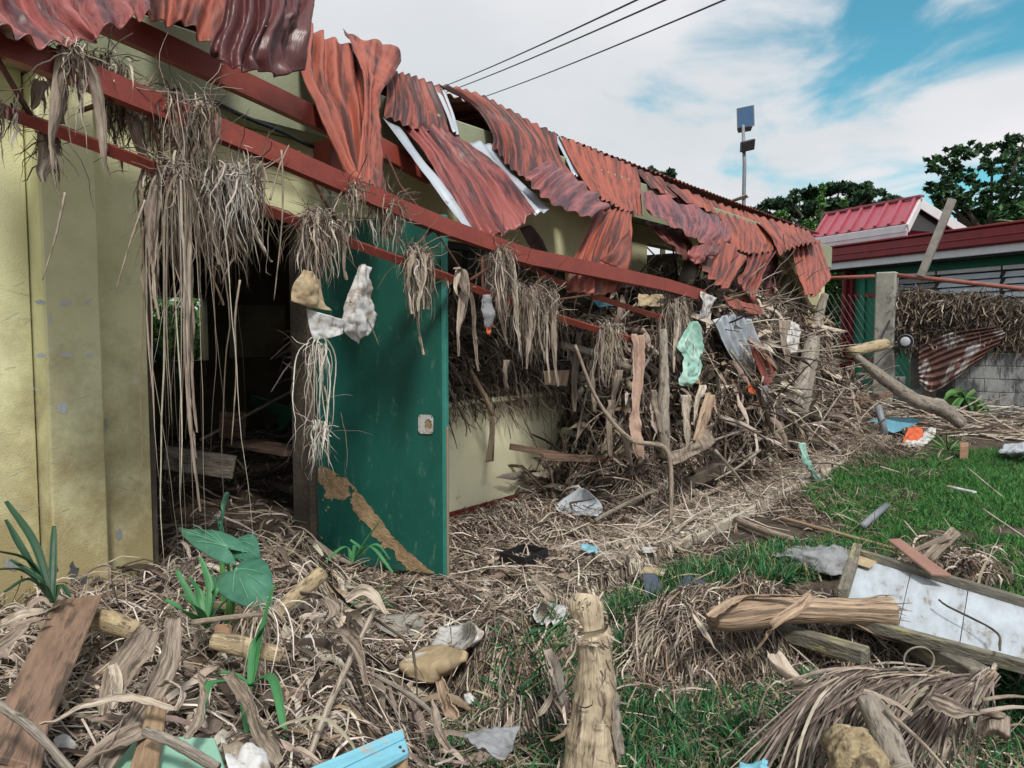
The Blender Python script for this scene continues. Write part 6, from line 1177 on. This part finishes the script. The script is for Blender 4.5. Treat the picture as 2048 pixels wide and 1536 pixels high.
# unnamed bigger scraps sprinkled on the left pile, each a leaf of its own
for k, (px, py, w, h, lab) in enumerate(((655, 1238, 40, 22, 'wrinkled whitish scrap at the top right of the left pile'), (560, 1228, 22, 40, 'upright pale crumpled scrap beside the bamboo section'), (620, 1290, 26, 30, 'grey white rag scrap in the right half of the left pile'), (130, 1490, 30, 26, 'pale scrap next to the wide brown plank near the bottom'), (940, 1400, 22, 20, 'small pale scrap under the muddy cushion'), (1105, 1345, 14, 10, 'tiny white scrap on the mound beside the stump'))):
    c0 = G(px, py, .08); sc_ = np.linalg.norm(c0 - CAM) / F; ex_ = RM[:, 0] * w * sc_; uy_ = (RM[:, 1] * .7 + np.array([0, 0, .3])) * h * sc_
    patch('scrap', [[c0 - ex_ * .5 + uy_ * .5, c0 + uy_ * .7, c0 + ex_ * .4 + uy_ * .3], [c0 - ex_ * .6, c0 - FWD * .03, c0 + ex_ * .6], [c0 - ex_ * .3 - uy_ * .5, c0 - uy_ * .4, c0 + ex_ * .5 - uy_ * .6]], M['paper'], None, nu=18, nv=16, crumple=.008, cscale=14, seed=k, solid=.0015, label=lab, cat='scrap')
proto = None
for k in range(46):
    for _ in range(50):
        px, py = rng2.uniform(0, 800), rng2.uniform(1215, 1530)
        p = G(px, py, .03)
        if p[0] < -.25 or px < 640: break
    a = rng2.uniform(0, 6.28); l = rng2.uniform(.10, .26)
    if proto is None or k % 6 == 0:
        pts = [np.array([-.5, 0, 0]), np.array([-.15, .1, .12]), np.array([.2, -.05, .16]), np.array([.5, .05 * (k % 3), .03])]
        base_o = leafstrip('dry_leaf', None, pts, .20 + .05 * (k % 4), random.choice(['leafdry', 'leafpale', 'leafdry']), seg=24, twist=.8, seed=k, crumple=.03); o = base_o; proto = o
    else: o = proto.copy(); COL.objects.link(o)
    o.location = Vector((p[0], p[1], gz(p[0], p[1]) + .005)); o.scale = (l, l, l); o.rotation_euler = (rng2.uniform(-.5, .5), rng2.uniform(-.4, .4), a)
    tag(o, 'small dried leaf scrap lying loose on the pile left of the path', 'dried leaf', 'loose dried leaves on the left pile')
patch('plastic_sheet', [[PD(925, 1462, 2.35), PD(985, 1448, 2.4), (PD(1042, 1448, 2.45))], [PD(940, 1475, 2.3), PD(1000, 1480, 2.3), PD(1030, 1480, 2.35)], [PD(975, 1505, 2.2), PD(1000, 1512, 2.2), PD(1020, 1495, 2.2)]], M['greysack'], None, nu=26, nv=22, crumple=.015, cscale=10, solid=.002, label='grey white plastic sheet in the grass left of the stump', cat='plastic sheet')
patch('plastic_bag', [[PD(1478, 1520, 2.0), PD(1520, 1506, 2.0), PD(1540, 1512, 2.0)], [PD(1480, 1560, 1.9), PD(1515, 1545, 1.86), PD(1545, 1550, 1.9)]], M['bluebd'], None, nu=20, nv=16, crumple=.02, cscale=10, solid=.002, label='light blue plastic at the bottom edge right of the stump', cat='plastic bag')

# ------------------------------------------------------------------ lower right: palm fronds, roots, shells
def frond(label, spine, n, L, seed, w=.0085, side=1, dirs=None):
    t = thing('palm_frond', label, 'palm frond', PD(*spine[0])); P = catm(np.array([PD(*s) for s in spine]), 40)
    V, Fq, UV = tubegeo(P[::4], [.010, .004], 6, seg=20); mobj('midrib', V, Fq, M['stalk'], t, uv=UV)
    k = rng.integers(0, 39, n); b = P[k]; tg = unit(np.gradient(P, axis=0))[k]; D = np.array(dirs)[None] + tg * .5 + rng.normal(size=(n, 3)) * .16
    sb = SB(); sb.st(b + rng.normal(size=b.shape) * .012, D, L * rng.uniform(.5, 1, n), np.full(n, w) * rng.uniform(.5, 1.2, n), 'palm', 9, .10, .05, 'fold', taper='leaf'); sb.build('leaflets', None, t)
dl = unit(PD(1540, 1520, 1.9) - PD(1700, 1360, 2.2)); dr_ = unit(PD(1830, 1440, 2.0) - PD(1960, 1370, 2.2))
frond('dead palm frond fanning down to the lower left from under the timbers', [(1900, 1350, 2.25), (1800, 1348, 2.25), (1700, 1355, 2.22), (1640, 1375, 2.18)], 300, .50, 1, dirs=dl)
frond('second dead palm frond hanging below the mossy timber end', [(1990, 1345, 2.2), (1960, 1365, 2.18), (1920, 1385, 2.12)], 160, .36, 2, dirs=dr_)
frond('layer of flattened dead palm leaflets right under the timbers', [(1960, 1370, 2.22), (1850, 1352, 2.24), (1720, 1345, 2.25)], 200, .32, 3, dirs=unit(PD(1640, 1350, 2.2) - PD(1850, 1345, 2.25)))
tube('wood_chunk', [PD(1665, 1470, 1.95), PD(1700, 1500, 1.88), PD(1745, 1560, 1.8), PD(1760, 1620, 1.75)], [.030, .062, .055, .05], M['rootwood'], None, n=60, seg=90, rough=1.1, label='knobbly yellowish root chunk at the bottom edge', cat='root')
tube('log', [PD(1735, 1400, 2.05), PD(1760, 1440, 1.98), PD(1800, 1545, 1.82)], [.028, .038, .036], M['bark'], None, n=18, seg=30, rough=.2, label='grey brown branch right of the yellowish root chunk', cat='log')
leafstrip('dry_leaf', 'straight grey sheath lying over the palm leaflets', [PD(1725, 1385, 2.05), PD(1770, 1405, 2.02), PD(1825, 1430, 1.98)], .045, 'leafdry', twist=.2)
leafstrip('dry_leaf', 'curved yellowish husk with a dark hollow under the timbers', [PD(1545, 1310, 2.5), PD(1560, 1345, 2.42), PD(1600, 1375, 2.36), PD(1645, 1372, 2.36)], .08, 'leafpale', twist=.5, curl=.7)
patch('coconut_shell', [[PD(1955, 1440, 2.0), PD(1985, 1425, 2.02), PD(2020, 1435, 2.0)], [PD(1955, 1475, 1.93), PD(1985, 1455, 1.9), PD(2020, 1470, 1.93)], [PD(1965, 1480, 1.97), PD(1990, 1468, 1.98), PD(2015, 1478, 1.97)]], M['leafdry'], None, nu=20, nv=20, crumple=.006, solid=.006, label='curved brown husk shell near the lower right corner', cat='husk')
for k, (a, b, r, lab) in enumerate((((1770, 1420, 1.95), (1910, 1560, 1.75), .006, 'long thin straight stem crossing the lower right debris'), ((1960, 1425, 1.98), (2060, 1415, 2.0), .007, 'pale level stem at the right edge'), ((1965, 1400, 2.05), (2060, 1395, 2.05), .006, 'yellow level stem just above the pale one'), ((1990, 1330, 2.3), (1930, 1450, 2.05), .007, 'grey stem hanging from the timber end'), ((1860, 1560, 1.8), (1900, 1490, 1.95), .006, 'short stem near the lower right corner'))):
    dtube('stem', lab, 'stem', [a, tuple((np.array(a) + np.array(b)) / 2 + np.array([4, -5, 0])), b], [r, r * .8, r * .6], 'leafpale' if k % 2 else 'stick', n=6, seg=12, rough=.25)
lp_ = [PD(1838 + 30 * math.cos(t), 1320 + 26 * math.sin(t), 2.15) for t in np.linspace(0, 9, 30)]
tube('tendril', lp_, .003, M['bark'], None, n=5, seg=60, label='thin looping tendril coiled beside the mossy timber', cat='tendril')

# ================================================================== LIVING PLANTS
def taro():
    t = thing('taro_plant', 'green taro plant with heart shaped leaves growing at the doorway', 'plant', gp(420, 1235))
    root = PD(440, 1260, 3.0); root[2] = gz(root[0], root[1])
    def leaf(tip, basep, wpx, dep, nrm_up, stem=True):
        a = PD(*basep); b = PD(*tip); ax = b - a; L = np.linalg.norm(ax); ax = ax / L; view = unit(CAM - a); sd_ = unit(np.cross(ax, view + np.array([0, 0, nrm_up]))); nr = np.cross(sd_, ax)
        w = wpx * dep / F; rows = []
        prof = [(-.28, .10, .30), (-.14, .04, .43), (.0, 0, .50), (.2, 0, .50), (.45, 0, .43), (.7, 0, .27), (.88, 0, .12), (1.0, 0, .012)]
        for (u_, inn, hw) in prof:
            row = []
            for s in (-1, -.66, -.33, 0, .33, .66, 1):
                uu = u_ if abs(s) > .05 or u_ >= 0 else -.02
                if u_ < 0: uu = u_ * abs(s) ** .7
                row.append(a + ax * L * uu + sd_ * w * hw * s + nr * (-.12 * w * s * s + .05 * w * math.sin(u_ * 5) - .10 * L * u_ * u_))
            rows.append(row)
        lf = patch('leaf', rows, M['greenleaf'], t, nu=25, nv=26, crumple=.003, cscale=12, solid=.001)
        for s in (-.75, -.45, .45, .75):
            p0 = a + nr * .004; p1 = a + ax * L * (.45 if abs(s) > .5 else .75) + sd_ * w * .42 * s + nr * .0; V, Fq, UV = tubegeo([p0, lerp(p0, p1, .5) + nr * .006, p1], [.0016, .0008], 5, seg=8); mobj('leaf_vein', V, Fq, M['vein'], lf)
        V, Fq, UV = tubegeo([a + nr * .003, a + ax * L * .5 + nr * (.003 - .02 * L), a + ax * L * .95 - nr * .088 * L], [.0025, .0015, .0006], 5, seg=12); mobj('leaf_vein', V, Fq, M['vein'], lf)
        V, Fq, UV = tubegeo([root, lerp(root, a, .5) + (0.02, 0, .03), a], [.010, .008, .005], 8, seg=14); mobj('stem', V, Fq, M['stemgreen'], t, smooth=True)
    leaf((352, 1042, 3.05), (455, 1095, 2.9), 60, 3.0, .9)
    leaf((508, 1105, 2.85), (470, 1082, 3.0), 66, 2.95, .3)
    leaf((530, 1200, 2.6), (472, 1138, 2.8), 105, 2.75, .3)
    s0 = PD(443, 1065, 3.4); leafstrip('leaf', None, [s0, PD(446, 1040, 3.4), PD(450, 1010, 3.4), PD(455, 985, 3.38)], .035, 'greenleaf', parent=t, twist=.2, crumple=.001, curl=.5)
    leafstrip('leaf', None, [s0, PD(436, 1045, 3.4), PD(428, 1034, 3.38)], .03, 'greenleaf', parent=t, twist=.3, crumple=.001, curl=.5)
    s1 = s0.copy(); s1[2] = gz(s0[0], s0[1]); V, Fq, UV = tubegeo([s1, s0], [.014, .010], 8, seg=4); mobj('stem', V, Fq, M['stemgreen'], t)
taro()
def bladeplant(label, base, tips, w, m='greenleaf', name='grass_plant'):
    b0 = PD(*base); t = thing(name, label, 'plant', b0)
    for k, (mid, tip) in enumerate(tips):
        leafstrip('blade', None, [b0, PD(*mid), PD(*tip)], w * rng2.uniform(.7, 1.1), m, seg=22, parent=t, twist=.25, seed=k, crumple=.0008, curl=.35)
M['darkblade'] = mat('dark_grass_blade', (.022, .075, .035), (.018, .06, .028), 6, .5, 0)
M['brightblade'] = mat('green_grass_blade', (.055, .21, .075), (.04, .16, .06), 6, .5, 0)
bladeplant('dark green long bladed grass in front of the left column', (105, 1205, 2.55), [((70, 1090, 2.65), (12, 1003, 2.75)), ((55, 1120, 2.5), (10, 1040, 2.5)), ((106, 1130, 2.6), (108, 1052, 2.65)), ((60, 1125, 2.5), (-20, 1100, 2.4)), ((50, 1145, 2.5), (-20, 1140, 2.4)), ((60, 1160, 2.55), (8, 1185, 2.5)), ((120, 1172, 2.6), (140, 1195, 2.6)), ((80, 1160, 2.5), (20, 1120, 2.5))], .030, 'darkblade')
bladeplant('green grass plant between the root rope and the taro leaves', (415, 1255, 2.7), [((385, 1200, 2.75), (352, 1140, 2.8)), ((400, 1195, 2.75), (378, 1155, 2.75)), ((420, 1180, 2.75), (400, 1115, 2.8)), ((430, 1190, 2.7), (425, 1150, 2.7)), ((370, 1225, 2.6), (330, 1200, 2.6)), ((440, 1215, 2.7), (480, 1180, 2.7)), ((395, 1220, 2.6), (362, 1190, 2.55))], .032, 'brightblade')
bladeplant('tall green stalk with pale roots standing in the left pile', (500, 1370, 2.3), [((515, 1300, 2.4), (548, 1170, 2.45)), ((508, 1290, 2.4), (535, 1245, 2.4)), ((490, 1400, 2.25), (495, 1465, 2.15)), ((545, 1360, 2.25), (572, 1478, 2.1)), ((470, 1350, 2.3), (440, 1345, 2.3)), ((420, 1370, 2.2), (400, 1450, 2.1))], .030, 'brightblade')
bladeplant('small green grass tuft in front of the door foot', (705, 1125, 3.6), [((730, 1085, 3.6), (762, 1040, 3.6)), ((740, 1095, 3.5), (785, 1145, 3.4)), ((690, 1095, 3.6), (650, 1125, 3.5)), ((710, 1090, 3.5), (705, 1125, 3.3)), ((750, 1090, 3.6), (780, 1120, 3.6)), ((720, 1100, 3.6), (700, 1080, 3.6))], .026, 'brightblade')
bladeplant('thin green blades below the small tuft over the pile edge', (700, 1215, 3.0), [((740, 1180, 3.0), (785, 1215, 2.9)), ((735, 1190, 3.0), (700, 1170, 3.0)), ((760, 1180, 3.0), (780, 1160, 3.0))], .012, 'brightblade')
sb = SB(); c = PD(520, 1215, 2.55); n = 60; P = c + rng.normal(size=(n, 3)) * .015; D = rng.normal(size=P.shape) * .5; sb.st(P, D, rng.uniform(.1, .34, n), rng.uniform(.003, .005, n), 'pale', 10, .4, .15); sb.build('root_tuft', None, None, label='pale roots trailing from the tall green stalk', cat='roots')
for (px, py, L, lab) in ((1065, 990, .14, 'small weed at the foot of the pale yellow wall'), (1100, 990, .12, 'second small weed right of the first at the wall foot'), (1040, 1075, .13, 'little weed in the litter left of the path middle'), (962, 1050, .12, 'tiny weed near the wall foot beside the door'), (1370, 1100, .16, 'weed tuft at the edge of the last near slab'), (1660, 1012, .15, 'sparse weed on the mud at the lawn edge'), (1280, 1185, .18, 'weed beside the upright dark panel')):
    blades('weed', gp(px, py), 14, L, .014, 'bush', lab, 'plant', spread=1.0, grav=.3)
